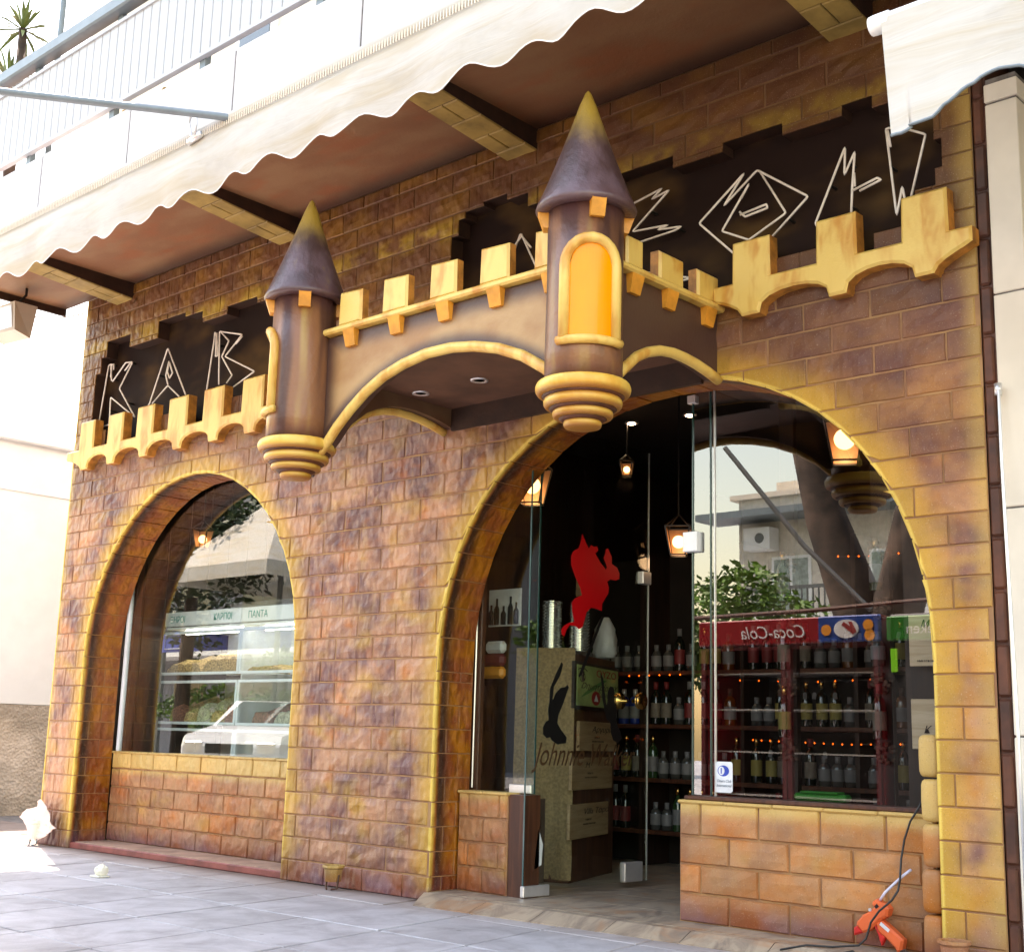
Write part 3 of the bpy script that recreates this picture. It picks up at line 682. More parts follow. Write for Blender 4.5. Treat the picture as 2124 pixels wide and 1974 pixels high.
# ================================================================ low walls
def low_wall(name, label, x0, x1, y, zt, z0=.05, bl=.31, rows=None, ends=(0, 0), depth=.13):
    t = thing(name, label, 'low wall', ((x0 + x1) / 2, y, 0)); c = MB(); c.box(x0, x1, y, y + depth, z0 - .05, zt); part('wall_core', c, 'mortar', t)
    rows = rows or [DZ] * 10; z = z0; k = 0
    while z < zt - .03:
        z1 = min(z + rows[0], zt); x = x0 - (bl * .5 if k % 2 else 0) - .04
        if zt - z1 < .04: z1 = zt
        while x < x1:
            a, b = max(x, x0), min(x + bl, x1); x += bl
            if b - a < .03: continue
            m_ = variant(b - a - .008, z1 - z - .008, random.random(), .014, .004, max(2, int((b - a) / .07)), 3); me = meshof('brick', m_, M['lowbrick']); fixn(me)
            link('brick', me, t, ((a + b) / 2 - t.location.x, 0, (z + z1) / 2))
        z = z1; k += 1
    mb = MB(); n = max(2, int((x1 - x0) / .25)); xs = [x0 - .008 + (x1 - x0 + .016) * i / n for i in range(n + 1)]
    for a, b in zip(xs, xs[1:]): mb.bbox(a + .001, b - .001, y - .02 - random.uniform(0, .004), y + depth, zt - .012, zt + .004 + random.uniform(0, .004), .008)
    part('rim', mb, 'lowbrick', t)
    return t
low_wall('low_wall', 'long low brick wall under the left arched window', A1x - A1r + .012, A1x + A1r - .012, .325, .725)
lw2 = low_wall('low_wall', 'small low brick wall left of the open glass door', .492, .875, .21, .602, bl=.24)
s = MB(); s.box(.877, 1.0, .215, .34, .0, .6); part('side_board', s, 'redwood', lw2)
low_wall('low_wall', 'low brick wall under the large shop window right of the door', 2.055, 3.4, .2, .625, bl=.33)
s = MB(); s.bbox(2.07, 3.4, .205, .42, .632, .652, .006); solo('window_sill', s, 'redwood', 'dark red window sill under the large right pane', 'window sill')
# plinth under the left window
pl = thing('plinth', 'low maroon plinth step under the left window', 'step', (-2.13, .1, 0))
s = MB(); s.bbox(-3.49, -.83, .015, .325, .0, .046, .006); part('front', s, 'plinth_front', pl)
s = MB(); s.box(-3.42, -.84, .03, .32, .046, .052); part('top', s, 'plinth_top', pl)
# entrance threshold: sloping marble slabs, then the shop floor
th = thing('threshold', 'sloping brown marble threshold in front of the entrance', 'threshold', (2, -.1, 0))
xs = [.5, .98, 1.4, 1.86, 2.3, 2.75, 3.2, 3.75]
for a, b in zip(xs, xs[1:]):
    s = MB(); ya = -.205 + .03 * (a - .6); yb = -.205 + .03 * (b - .6); la = .0 if a > .55 else .0
    o0 = (a + (.07 if a < .6 else .0), ya); o1 = (b, yb)
    s.add([(o0[0], o0[1], -.005), (o1[0] - .004, o1[1], -.005), (b - .004, -.06, .048), (a + (.0 if a > .6 else -.03) + .0, -.06 if a > .6 else -.03, .048), (a, -.003, .05), (b - .004, -.003, .05), (o0[0], o0[1], .004), (o1[0] - .004, o1[1], .004)],
          [(0, 1, 7, 6), (6, 7, 2, 3), (3, 2, 5, 4), (0, 6, 3), (0, 3, 4)])
    part('slab', s, 'marble', th, fix=False)
fl = MB(); fl.box(-3.9, -.8, .35, 5.2, -.02, .044); fl.box(-.8, 3.77, .0, 5.2, -.02, .044); shop_floor = struct('shop_floor', fl, 'joint')
for i in range(0, 9):
    for k in range(0, 8):
        x = .2 + i * .42 - .21; y = .1 + k * .42; 
        if x > 3.7: continue
        q = MB(); q.box(-.208, .208, -.208, .208, -.004, .006); me = meshof('floor_tile', q, M['marble']); link('floor_tile', me, shop_floor, (x, y + .12, .044))
# ================================================================ towers
def ang(c, r, a, z): return (c[0] + r * math.cos(a), c[1] + r * math.sin(a), z)
def tower(cx, cy, label, wa, ta):
    t = thing('castle_tower', label, 'tower', (cx, cy, 2.2), group='round towers at the corners of the bridge'); c = (cx, cy)
    mb = MB(); mb.lathe([(.176, 2.47), (.177, 2.6), (.174, 2.9), (.176, 3.3)], 48, (cx, cy, 0)); part('tower_body', mb, 'tower', t, smooth=True)
    mb = MB(); prof = [(.150, 3.275), (.19, 3.272), (.225, 3.276), (.234, 3.29), (.229, 3.306), (.205, 3.36), (.17, 3.45), (.125, 3.57), (.08, 3.70), (.04, 3.82), (.014, 3.885), (.0, 3.9)]
    mb.lathe(prof, 48, (cx, cy, 0)); part('roof_cone', mb, 'cone', t, smooth=True)
    for r, z0, z1, gb in ((.216, 2.41, 2.478, .163), (.178, 2.355, 2.408, .13), (.137, 2.31, 2.352, .085), (.086, 2.266, 2.308, 0)):
        h = (z1 - z0) / 2; zc = (z0 + z1) / 2; mb = MB()
        pr = [(max(r - .07, .0), z0)] + [(r - h * .8 + h * .8 * math.cos(a), zc - h * math.sin(-a)) for a in [(-PI / 2 + PI * i / 10) for i in range(11)]] + [(max(r - .07, 0), z1)]
        if gb == 0: pr = [(0, z0 - .004), (.05, z0)] + pr[3:]
        mb.lathe(pr, 40, (cx, cy, 0)); part('ring', mb, 'ring', t, smooth=True)
        if gb:
            g_ = MB(); g_.lathe([(gb + .006, z0 - .012), (gb + .03, z0 + .004)], 32, (cx, cy, 0)); part('groove', g_, 'edge_strip', t, smooth=True)
    # arched window: pane on the cylinder, tube frame, sill
    R = .179; zw0, zw1 = 2.64, 3.075; hw = .098; zs = zw1 - .1
    def cyl(u, z, r): return ang(c, r, wa + u / R, z)
    def outl(hw_, top): return [(-hw_, zw0)] + [(-hw_, zs)] + [(-hw_ * math.cos(PI * i / 12), zs + (top - zs) * math.sin(PI * i / 12)) for i in range(1, 12)] + [(hw_, zs), (hw_, zw0)]
    mb = MB(); n = 14
    for i in range(n):
        u0, u1 = -hw + 2 * hw * i / n, -hw + 2 * hw * (i + 1) / n
        tz = lambda u: zs + (zw1 - zs) * math.sqrt(max(0, 1 - (u / hw) ** 2))
        mb.quad(cyl(u0, zw0, R + .004), cyl(u1, zw0, R + .004), cyl(u1, tz(u1), R + .004), cyl(u0, tz(u0), R + .004))
    fr = MB(); fr.tube([cyl(u, z, R + .008) for u, z in outl(hw + .022, zw1 + .024)], .025, 10)
    f = part('window', fr, 'trim', t, smooth=True); part('pane', mb, 'yellowpane', f, fix=False)
    mb = MB(); mb.tube([cyl(u, zw0 - .012, R + .012) for u in [-.15 + .03 * i for i in range(11)]], .021, 8); part('window_sill', mb, 'trim', t, smooth=True)
    for a in ta:
        mb = MB(); rd = Vector((math.cos(a), math.sin(a), 0)); tg = Vector((-rd.y, rd.x, 0)); b = Vector((cx, cy, 0))
        v = []
        for z, r0, r1 in ((3.285, .17, .226), (3.2, .17, .196)):
            for sgn in (-1, 1): v += [b + rd * r0 + tg * sgn * .033 + Vector((0, 0, z)), b + rd * r1 + tg * sgn * .033 + Vector((0, 0, z))]
        mb.add(v, [(0, 1, 3, 2), (4, 6, 7, 5), (1, 5, 7, 3), (0, 2, 6, 4), (0, 4, 5, 1), (2, 3, 7, 6)]); part('corbel', mb, 'tooth', t)
    return t
D2 = math.radians
tower(.33, -1.0, 'left round castle tower, its yellow window turned away to the left', D2(-132), (D2(-40), D2(-128), D2(50), D2(140)))
tower(2.365, -1.0, 'right round castle tower with its yellow arched window in full view', D2(-41), (D2(-35), D2(-138), D2(55), D2(145)))
# ================================================================ bridge between the towers
br = thing('castle_bridge', 'brown castle bridge with yellow battlements between the two round towers', 'bridge', (1.4, -.5, 2.6))
arcF = [(.56, 2.46)] + [(1.39 + .83 * math.cos(PI - PI * i / 20), 2.50 + .335 * math.sin(PI * i / 20) ** .9) for i in range(1, 20)] + [(2.22, 2.48)]
arcF = [(.34, 2.30), (.55, 2.47), (.62, 2.54), (.72, 2.62), (.84, 2.70), (.98, 2.765), (1.13, 2.805), (1.3, 2.83), (1.48, 2.828), (1.64, 2.805), (1.8, 2.765), (1.96, 2.7), (2.1, 2.615), (2.2, 2.53)]
mb = MB(); mb.prism([(.3, 3.05), (2.3, 3.05), (2.3, 2.53)] + list(reversed(arcF)) + [(.3, 2.3)], lambda u, v, d: (u, d, v), -.88, -.96, .004); part('front_wall', mb, 'bridge', br)
arcS = [(-.86, 2.53), (-.78, 2.60), (-.69, 2.675), (-.6, 2.72), (-.5, 2.752), (-.4, 2.765), (-.3, 2.764), (-.2, 2.755), (-.1, 2.738), (-.004, 2.715)]
for x0, x1 in ((2.34, 2.42), (.54, .47)):
    mb = MB(); mb.prism([(-.9, 3.05), (-.003, 3.05)] + list(reversed(arcS)) + [(-.9, 2.5)], lambda u, v, d: (d, u, v), x0, x1, .004); part('side_wall', mb, 'bridge', br)
mb = MB(); mb.box(.54, 2.34, -.95, -.002, 2.832, 2.86); part('underside', mb, 'underside', br)
mb = MB(); mb.box(.545, 2.335, -.03, -.003, 2.70, 2.832); part('wall_band', mb, 'beam_side', br)
mb = MB(); mb.tube([(x, -.965, z - .012) for x, z in arcF], .028, 10); part('arch_moulding', mb, 'trim', br, smooth=True)
for x in (2.425, .465):
    mb = MB(); mb.tube([(x, y, z - .012) for y, z in arcS], .026, 10); part('arch_moulding', mb, 'trim', br, smooth=True)
mb = MB(); mb.bbox(.4, 2.3, -1.005, -.89, 3.055, 3.09, .01); part('ledge', mb, 'trim', br)
for x0, x1 in ((2.36, 2.47), (.42, .53)):
    mb = MB(); mb.bbox(x0, x1, -.9, -.002, 3.05, 3.085, .01); part('ledge', mb, 'trim', br)
for a, b in ((.6, .79), (.955, 1.15), (1.315, 1.51), (1.67, 1.87), (2.03, 2.2)):
    mb = MB(); mb.prism([(a, 3.084), (a + .004, 3.28), (b - .004, 3.27), (b, 3.084)], lambda u, v, d: (u, d, v + .006), -.93, -.985, .012); part('merlon', mb, 'trim', br, side='trimside')
for x0, x1 in ((2.385, 2.445), (.505, .445)):
    for a, b in ((-.79, -.66), (-.53, -.33), (-.21, -.025)):
        mb = MB(); mb.prism([(a, 3.084), (a, 3.235), (b, 3.235), (b, 3.084)], lambda u, v, d: (d, u, v), x0, x1, .012); part('merlon', mb, 'trim', br, side='trimside')
def tooth(mb, c, ax, out, w=.045, h=.09):
    c, ax, out = Vector(c), Vector(ax), Vector(out); v = []
    for z, d, ww in ((0, .042, w), (-h, .02, w * .85)):
        for s_ in (-1, 1): v += [c + ax * s_ * ww + Vector((0, 0, z)), c + ax * s_ * ww + out * d + Vector((0, 0, z))]
    mb.add(v, [(0, 1, 3, 2), (4, 6, 7, 5), (1, 5, 7, 3), (0, 2, 6, 4), (0, 4, 5, 1), (2, 3, 7, 6)])
for x in (.71, 1.07, 1.43, 1.785, 2.14):
    mb = MB(); tooth(mb, (x, -.96, 3.055), (1, 0, 0), (0, -1, 0)); part('corbel', mb, 'tooth', br)
for y in (-.72, -.44, -.11):
    mb = MB(); tooth(mb, (2.42, y, 3.05), (0, 1, 0), (1, 0, 0)); part('corbel', mb, 'tooth', br)
    mb = MB(); tooth(mb, (.47, y, 3.05), (0, 1, 0), (-1, 0, 0)); part('corbel', mb, 'tooth', br)
for x in (1.13, .665):
    mb = MB(); mb.lathe([(.03, 0), (.038, -.006), (.05, -.006), (.052, 0), (.052, .01)], 20, (x, -.4, 2.832)); f = part('spotlight', mb, 'steel', br, smooth=True)
    mb = MB(); mb.lathe([(0, -.002), (.03, -.002)], 16, (x, -.4, 2.832)); part('lens', mb, 'lens', f, fix=False)
# ================================================================ neon letters
NEON = {"K":[[[-3.652,3.369],[-3.578,3.845],[-3.53,3.843],[-3.531,3.736],[-3.495,3.69],[-3.319,3.819],[-3.213,3.807],[-3.38,3.612],[-3.105,3.329],[-3.502,3.558],[-3.488,3.326],[-3.584,3.323]],[[-3.513,3.7],[-3.548,3.839],[-3.5,3.838],[-3.497,3.79]],[[-3.321,3.753],[-3.236,3.811]]],"A":[[[-2.924,3.4],[-2.905,3.42],[-2.712,3.833],[-2.414,3.406]],[[-2.87,3.408],[-2.669,3.521],[-2.504,3.408]],[[-2.67,3.528],[-2.709,3.61],[-2.681,3.719],[-2.617,3.613],[-2.655,3.576],[-2.692,3.639],[-2.674,3.712]]],"B":[[[-2.151,3.298],[-2.09,3.767],[-2.088,3.838],[-2.067,3.824],[-2.055,3.645],[-2.031,3.647],[-2.057,3.828]],[[-1.987,3.416],[-2.028,3.835],[-1.737,3.755],[-1.934,3.623],[-1.556,3.444],[-1.825,3.36]],[[-2.018,3.833],[-1.899,3.737],[-1.974,3.63],[-1.828,3.461],[-1.889,3.412]],[[-1.807,3.696],[-1.736,3.742]]],"A2":[[[0.77,3.33],[0.79,3.42],[1.005,3.859],[1.27,3.36]],[[0.939,3.772],[1.012,3.838],[1.09,3.745]]],"Z":[[[1.811,3.815],[2.035,3.857],[1.97,3.813],[2.084,3.835],[1.839,3.658],[2.077,3.636],[2.01,3.626],[2.163,3.606],[2.126,3.594],[1.854,3.583]],[[1.815,3.44],[2.244,3.298],[2.127,3.304]]],"O":[[[2.513,3.354],[2.278,3.594],[2.558,3.799],[2.433,3.651],[2.635,3.793],[2.925,3.571],[2.697,3.394]],[[2.65,3.783],[2.799,3.517],[2.583,3.427],[2.42,3.515],[2.586,3.732],[2.539,3.665]],[[2.532,3.576],[2.688,3.593],[2.693,3.571],[2.561,3.558],[2.529,3.593]]],"M":[[[2.98,3.389],[2.962,3.419],[3.131,3.772],[3.124,3.628],[3.182,3.732],[3.163,3.547],[3.152,3.361]],[[3.166,3.536],[3.294,3.565],[3.313,3.55],[3.202,3.524]],[[3.176,3.623],[3.177,3.553]]],"P":[[[3.4,3.79],[3.346,3.802],[3.382,3.399],[3.388,3.354],[3.419,3.486],[3.435,3.385]],[[3.449,3.381],[3.542,3.712],[3.438,3.773]],[[3.355,3.789],[3.367,3.701]]]}
names = dict(K=('first sign letter K in unlit neon tube, leftmost above the left window', 'letter K'), A=('second sign letter A in unlit neon tube, between K and B', 'letter A'), B=('third sign letter B in unlit neon tube, beside the left tower', 'letter B'),
    A2=('tip of a neon letter A showing between the bridge merlons and the right tower', 'letter A'), Z=('neon letter Z just right of the right tower', 'letter Z'), O=('diamond shaped neon letter O with a smaller diamond inside', 'letter O'), M=('angular neon letter A between the diamond O and the last letter', 'letter A'), P=('last neon letter at the right end, partly behind the white awning', 'letter'))
for k, lines in NEON.items():
    xs = [p[0] for l in lines for p in l]; zs_ = [p[1] for l in lines for p in l]
    t = thing('neon_letter', names[k][0], 'neon letter', ((min(xs) + max(xs)) / 2, .1, min(zs_)), group='unlit neon letters in the two sign recesses')
    for l in lines:
        fine = []
        for p, q, r in zip([l[0]] + l[:-1], l, l[1:] + [l[-1]]):      # rounded glass bends
            Q = Vector((q[0], .04, q[1])); P = Vector((p[0], .04, p[1])); Rr = Vector((r[0], .04, r[1]))
            if (P - Q).length < 1e-6 or (Rr - Q).length < 1e-6: fine.append(Q); continue
            e = min(.012, (P - Q).length * .3, (Rr - Q).length * .3)
            fine += [Q + (P - Q).normalized() * e, Q.lerp((P + Rr) / 2, .02), Q + (Rr - Q).normalized() * e]
        mb = MB(); mb.tube([tuple(p) for p in fine], .0062, 8); part('tube', mb, 'tube', t, smooth=True)
    l = lines[0]
    for j in range(1, len(l) - 1, 2):
        mb = MB(); mx, mz = (l[j][0] + l[j + 1][0]) / 2, (l[j][1] + l[j + 1][1]) / 2; mb.tube([(mx, .04, mz), (mx, .1, mz)], .008, 8)
        part('standoff', mb, 'blackmetal', t)
# ================================================================ building above: soffit, beams, balcony
ab = thing('apartment_building', 'apartment building above the castle shop with a long white balcony', 'building', (0, 0, 4.46))
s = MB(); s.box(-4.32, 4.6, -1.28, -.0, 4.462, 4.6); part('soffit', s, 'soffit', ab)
s = MB(); s.box(-4.34, 12, .0, 10, 4.6, 22); part('upper_wall', s, 'cream', ab)
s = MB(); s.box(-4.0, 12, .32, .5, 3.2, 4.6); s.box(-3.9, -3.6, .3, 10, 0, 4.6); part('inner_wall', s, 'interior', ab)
s = MB(); s.box(-4.33, -4.3, -1.25, .0, 4.4, 4.46); part('end_trim', s, 'beam_side', ab)
for k, x in enumerate((-3.335, -1.18, 1.035, 3.2)):
    h = .13; v = []
    mb = MB()
    def bz(y): return 4.335 + .1 * min(1, -y / 1.15)
    mb.add([(x - .12, -.0, bz(0)), (x + .12, 0, bz(0)), (x + .12, -1.25, bz(-1.2)), (x - .12, -1.25, bz(-1.2)), (x - .12, 0, 4.462), (x + .12, 0, 4.462), (x + .12, -1.25, 4.462), (x - .12, -1.25, 4.462)],
           [(0, 1, 2, 3), (4, 7, 6, 5), (0, 4, 5, 1), (3, 2, 6, 7), (0, 3, 7, 4), (1, 5, 6, 2)])
    bm_ = part('beam', mb, 'beam_side', ab)
    y = -.0; i = 0
    while y > -1.2:
        y1 = max(y - (.11 if i == 0 else .19), -1.24)
        halves = [(-.12, .12)] if i % 2 == 0 else [(-.12, .0), (.0, .12)]
        for a, b in halves:
            mb = MB(); n_ = Vector((0, .0, 1))
            mb.prism([(x + a + .003, y1 + .004), (x + b - .003, y1 + .004), (x + b - .003, y - .004), (x + a + .003, y - .004)], lambda u, v, d: (u, v, bz(v) - d), -.001, .013, .005)
            part('stone', mb, 'beam_stone', bm_)
        y = y1; i += 1
bal = thing('balcony', 'white panelled balcony parapet with a pale grey slatted railing above the awning', 'balcony', (0, -1.3, 4.42))
xj = [-2.3 + 1.13 * k for k in range(-2, 6)]
for a, b in zip(xj, xj[1:]):
    if b > 3.6: b = 3.6
    a = max(a, -4.34)
    mb = MB(); mb.bbox(a + .006, b - .006, -1.34, -1.24, 4.42, 4.83, .006); part('parapet_panel', mb, 'parapet', bal)
mb = MB(); mb.box(-4.34, 4.5, -1.335, -1.25, 4.425, 4.82); part('parapet_core', mb, 'joint', bal)
x = -4.3
while x < 2.2:
    mb = MB(); mb.bbox(x, x + .094, -1.31, -1.295, 4.945, 5.54, .004); part('slat', mb, 'slat', bal); x += .101
for z0, z1 in ((4.93, 4.955), (5.53, 5.555)):
    mb = MB(); mb.box(-4.32, 2.2, -1.322, -1.283, z0, z1); part('rail', mb, 'slat', bal)
mb = MB(); mb.bbox(-4.36, 2.2, -1.36, -1.26, 5.62, 5.715, .012); part('handrail', mb, 'greymetal', bal)
for x in (-4.25, -2.62, -1.5, -.46, .66, 1.8):
    mb = MB(); mb.box(x - .03, x + .03, -1.29, -1.25, 4.83, 5.63); part('post', mb, 'greymetal', bal)
mb = MB(); mb.tube([(-2.47, -1.22, 4.8), (-2.47, -1.22, 8.2)], .022, 10); part('corner_pole', mb, 'greymetal', bal)
mb = MB(); v = []; 
for i in range(9):
    u = i / 8; v += [(-1.62 + .75 * u, -1.2, 4.8), (-1.62 + .75 * u, -1.17 - .03 * math.sin(u * 9), 4.93 + .06 * math.sin(u * 3.1) + .02 * math.sin(u * 11))]
mb.add(v, [(2 * i, 2 * i + 2, 2 * i + 3, 2 * i + 1) for i in range(8)]); solo('cloth', mb, 'cloth', 'ochre cloth hanging behind the gap under the balcony railing', 'cloth')
# dark balcony door openings in the upper wall
for x0, x1 in ((-2.0, -1.5), (-.9, -.2), (1.5, 2.6)):
    mb = MB(); mb.box(x0, x1, -.03, .02, 4.62, 6.6); f = part('balcony_door', mb, 'white', ab); mb = MB(); mb.box(x0 + .06, x1 - .06, -.036, -.02, 4.66, 6.54); part('door_pane', mb, 'carglass', f)
# yucca in a pot on the balcony
yu = thing('yucca_plant', 'yucca plant with spiky leaves standing behind the balcony rail', 'plant', (-4.08, -.75, 4.6))
mb = MB(); mb.lathe([(.12, 0), (.17, .3), (.18, .32), (.15, .32)], 20, (-4.08, -.75, 4.6)); part('pot', mb, 'terracotta', yu, smooth=True)
tops = ((-4.10, -.75, 6.72), (-4.16, -.8, 6.25))
mb = MB(); mb.tube([(-4.08, -.75, 4.85), (-4.07, -.74, 5.8), tops[0]], [.05, .045, .035], 10); mb.tube([(-4.08, -.75, 5.3), (-4.14, -.78, 5.8), tops[1]], [.035, .03, .03], 8); part('trunk', mb, 'bark', yu, smooth=True)
for tp in tops:
    for i in range(30):
        a = i * 2.4; el = math.radians(78 - (i / 30) * 125); L = .34 + random.uniform(-.05, .05); d = Vector((math.cos(a) * math.cos(el), math.sin(a) * math.cos(el), math.sin(el)))
        side = d.cross(Vector((0, 0, 1))).normalized() if abs(d.z) < .98 else Vector((1, 0, 0)); P = Vector(tp); sag = Vector((0, 0, -.05))
        mb = MB(); p0, p1, p2 = P, P + d * L * .5, P + d * L + sag; wdt = .017
        mb.add([p0 - side * wdt * .5, p0 + side * wdt * .5, p1 + side * wdt, p1 - side * wdt, p2], [(0, 1, 2, 3), (3, 2, 4)]); part('leaf', mb, 'yuccaleaf', yu, fix=False)
# ================================================================ awnings
aw = thing('awning', 'long rolled up cream awning with a scalloped valance under the balcony', 'awning', (-.3, -1.36, 4.35))
mb = MB(); mb.tube([(-4.4, -1.375, 4.352), (3.9, -1.375, 4.352)], .04, 16); part('roller', mb, 'canvas', aw, smooth=True)
mb = MB(); NX, NZ = 460, 8; x0, x1 = -4.38, 3.85; v = []
for i in range(NX + 1):
    x = x0 + (x1 - x0) * i / NX; ph = (x + 2.69 + .18) / .3745 * 2 * PI
    irr = .5 + .5 * noise.noise(Vector((x * 1.3, 0, 3))); zb = 3.958 + .034 * math.cos(ph + .5) * (.7 + .5 * irr) + .014 * noise.noise(Vector((x * 2.2, 5, 0)))
    for j in range(NZ + 1):
        s_ = j / NZ; z = 4.33 + (zb - 4.33) * s_
        fold = .016 * s_ * math.cos(ph * .5 + 1) + .024 * s_ * noise.noise(Vector((x * 2.6, s_ * .8, 1))) + .008 * noise.noise(Vector((x * 9, s_ * 3, 7))) * s_
        v.append((x, -1.392 - .012 * s_ + fold - .02 * math.sin(PI * s_), z))
mb.add(v, [(i * (NZ + 1) + j, (i + 1) * (NZ + 1) + j, (i + 1) * (NZ + 1) + j + 1, i * (NZ + 1) + j + 1) for i in range(NX) for j in range(NZ)]); part('valance', mb, 'canvas', aw, smooth=True, fix=False)
mb = MB(); hem = [(v[i * (NZ + 1) + NZ][0], v[i * (NZ + 1) + NZ][1], v[i * (NZ + 1) + NZ][2]) for i in range(0, NX + 1, 2)]; mb.tube(hem, .0035, 5); part('hem', mb, 'white', aw, smooth=True)
mb = MB(); xx = -4.3
while xx < 3.8: mb.box(xx, xx + .006, -1.4145, -1.41, 4.30, 4.345); xx += .021
part('lacing', mb, 'cream', aw, kind='stuff')
mb = MB(); mb.tube([(.12, -1.30, 4.335), (-.013, -1.45, 4.352), (-1.134, -2.35, 4.53), (-1.5, -2.64, 4.59)], .022, 12); part('arm', mb, 'greymetal', aw, smooth=True)
mb = MB(); mb.tube([(-.30, -1.45, 4.40), (-.26, -1.46, 4.46), (-.22, -1.45, 4.40), (-.24, -1.44, 4.31), (-.28, -1.44, 4.31)], .008, 6, closed=True); mb.tube([(-.33, -1.42, 4.295), (-.21, -1.42, 4.315)], .02, 10); part('clamp', mb, 'steel', aw, smooth=True)
aw2 = thing('awning', 'white awning of the neighbour shop with a deep valance at the upper right', 'awning', (4.9, -1.5, 3.3))
mb = MB(); mb.tube([(4.075, -1.5, 3.375), (6.0, -1.5, 3.375)], .03, 16); part('front_bar', mb, 'white', aw2, smooth=True)
mb = MB(); mb.lathe([(.0, -.02), (.034, -.02), (.036, .0), (.036, .05), (.03, .055)], 16); me = meshof('end_cap', mb, M['white'], smooth=True); o = link('end_cap', me, aw2, (4.075 - 4.9, 0, .075)); o.rotation_euler = (0, PI / 2, 0)
key = [(4.12, 2.93), (4.15, 2.925), (4.22, 2.94), (4.28, 2.945), (4.34, 2.98), (4.41, 3.02), (4.46, 3.045), (4.5, 3.05), (4.56, 3.045), (4.62, 3.02), (4.7, 2.95), (4.78, 2.94), (4.86, 2.98), (4.95, 3.04), (5.05, 3.04), (5.15, 2.98), (5.3, 2.94), (5.6, 3.04), (6, 2.95)]
mb = MB(); v = []; xs = [4.105 + .02 * i for i in range(95)]; NZ = 8
for x in xs:
    zb = key[0][1]
    for (a, za), (b, zb_) in zip(key, key[1:]):
        if a <= x <= b: t_ = (x - a) / (b - a); t_ = t_ * t_ * (3 - 2 * t_); zb = za + (zb_ - za) * t_
    for j in range(NZ + 1):
        s_ = j / NZ; v.append((x + .028 * s_ * (1 if x < 4.2 else 0), -1.53 + .02 * s_ * math.sin(x * 7) + .004 * math.sin(x * 40) * s_, 3.375 + (zb - 3.375) * s_))
mb.add(v, [(i * (NZ + 1) + j, (i + 1) * (NZ + 1) + j, (i + 1) * (NZ + 1) + j + 1, i * (NZ + 1) + j + 1) for i in range(94) for j in range(NZ)]); part('valance', mb, 'canvas', aw2, smooth=True, fix=False)
mb = MB(); mb.tube([v[i * (NZ + 1) + NZ] for i in range(95)], .006, 6); part('hem', mb, 'greymetal', aw2, smooth=True)
mb = MB(); mb.quad((4.14, -1.5, 3.4), (6, -1.5, 3.4), (6, -.2, 4.2), (4.14, -.2, 4.2)); part('canvas_top', mb, 'canvas', aw2, fix=False)
# ================================================================ neighbours
nb = thing('neighbour_building', 'cream stone pilaster of the neighbouring building at the right edge', 'building', (4.4, .1, 0))
z = 0; hs = [.03, .97, 1.91, 2.85, 3.74]
for z0, z1 in zip(hs, hs[1:]):
    mb = MB(); mb.bbox(3.846, 3.988, -.012, .3, z0 + .004, z1 - .004, .004); part('stone_block', mb, 'cream', nb)
mb = MB(); mb.box(3.85, 3.984, -.004, .3, 0, 3.86); part('pilaster_core', mb, 'joint', nb)
mb = MB(); mb.bbox(3.846, 3.995, -.02, .3, 3.745, 3.83, .004); part('cap', mb, 'cream', nb)
mb = MB(); mb.box(3.988, 9, .14, .4, 0, 4.6); part('recessed_wall', mb, 'creamdark', nb)
mb = MB(); mb.box(3.85, 9, -.9, .4, 4.2, 4.45); part('lintel', mb, 'cream', nb)
lb = thing('side_wall', 'white neighbour wall with a rough sandy base across the alley at the left', 'wall', (-7.4, 3, 0))
mb = MB(); mb.box(-7.6, -7.21, .6, 12, 1.125, 3.88); part('upper_wall', mb, 'white', lb)
mb = MB(); mb.box(-7.6, -7.18, .6, 12, -.01, 1.12); part('base', mb, 'plaster', lb)
mb = MB(); mb.bbox(-7.64, -7.14, .6, 12, 3.88, 3.95, .01); part('coping', mb, 'white', lb)
mb = MB(); mb.box(-7.207, -7.2, .6, 12, 3.35, 3.37); part('moulding', mb, 'white', lb)
# floodlight and wires under the left end of the soffit
fl_ = thing('floodlight', 'white floodlight hanging under the left end of the balcony', 'floodlight', (-4.05, -.6, 4.1))
mb = MB(); v = [(-4.4, -.62, 4.32), (-3.99, -.62, 4.31), (-3.99, -.42, 4.31), (-4.4, -.42, 4.32), (-4.36, -.66, 4.06), (-3.86, -.66, 4.03), (-3.9, -.5, 4.0), (-4.36, -.5, 4.03)]
mb.add(v, [(0, 1, 2, 3), (4, 7, 6, 5), (0, 4, 5, 1), (1, 5, 6, 2), (2, 6, 7, 3), (3, 7, 4, 0)]); part('housing', mb, 'cream', fl_)
mb = MB(); mb.quad((-4.37, -.632, 4.29), (-4.02, -.632, 4.285), (-3.91, -.662, 4.06), (-4.34, -.665, 4.08)); part('lamp_glass', mb, 'alu', fl_, fix=False)
mb = MB(); mb.tube([(-4.12, -.55, 4.31), (-4.05, -.5, 4.40), (-4.05, -.5, 4.46)], .012, 6); part('bracket', mb, 'blackmetal', fl_)
mb = MB(); mb.tube([(-4.32 + .4 * t, -.7 + .68 * t, 4.39 - .16 * math.sin(PI * t * .9) * .8) for t in [i / 12 for i in range(13)]], .006, 5); solo('wire', mb, 'cream', 'thin pale wire sagging along the end of the soffit above the alley', 'wire')
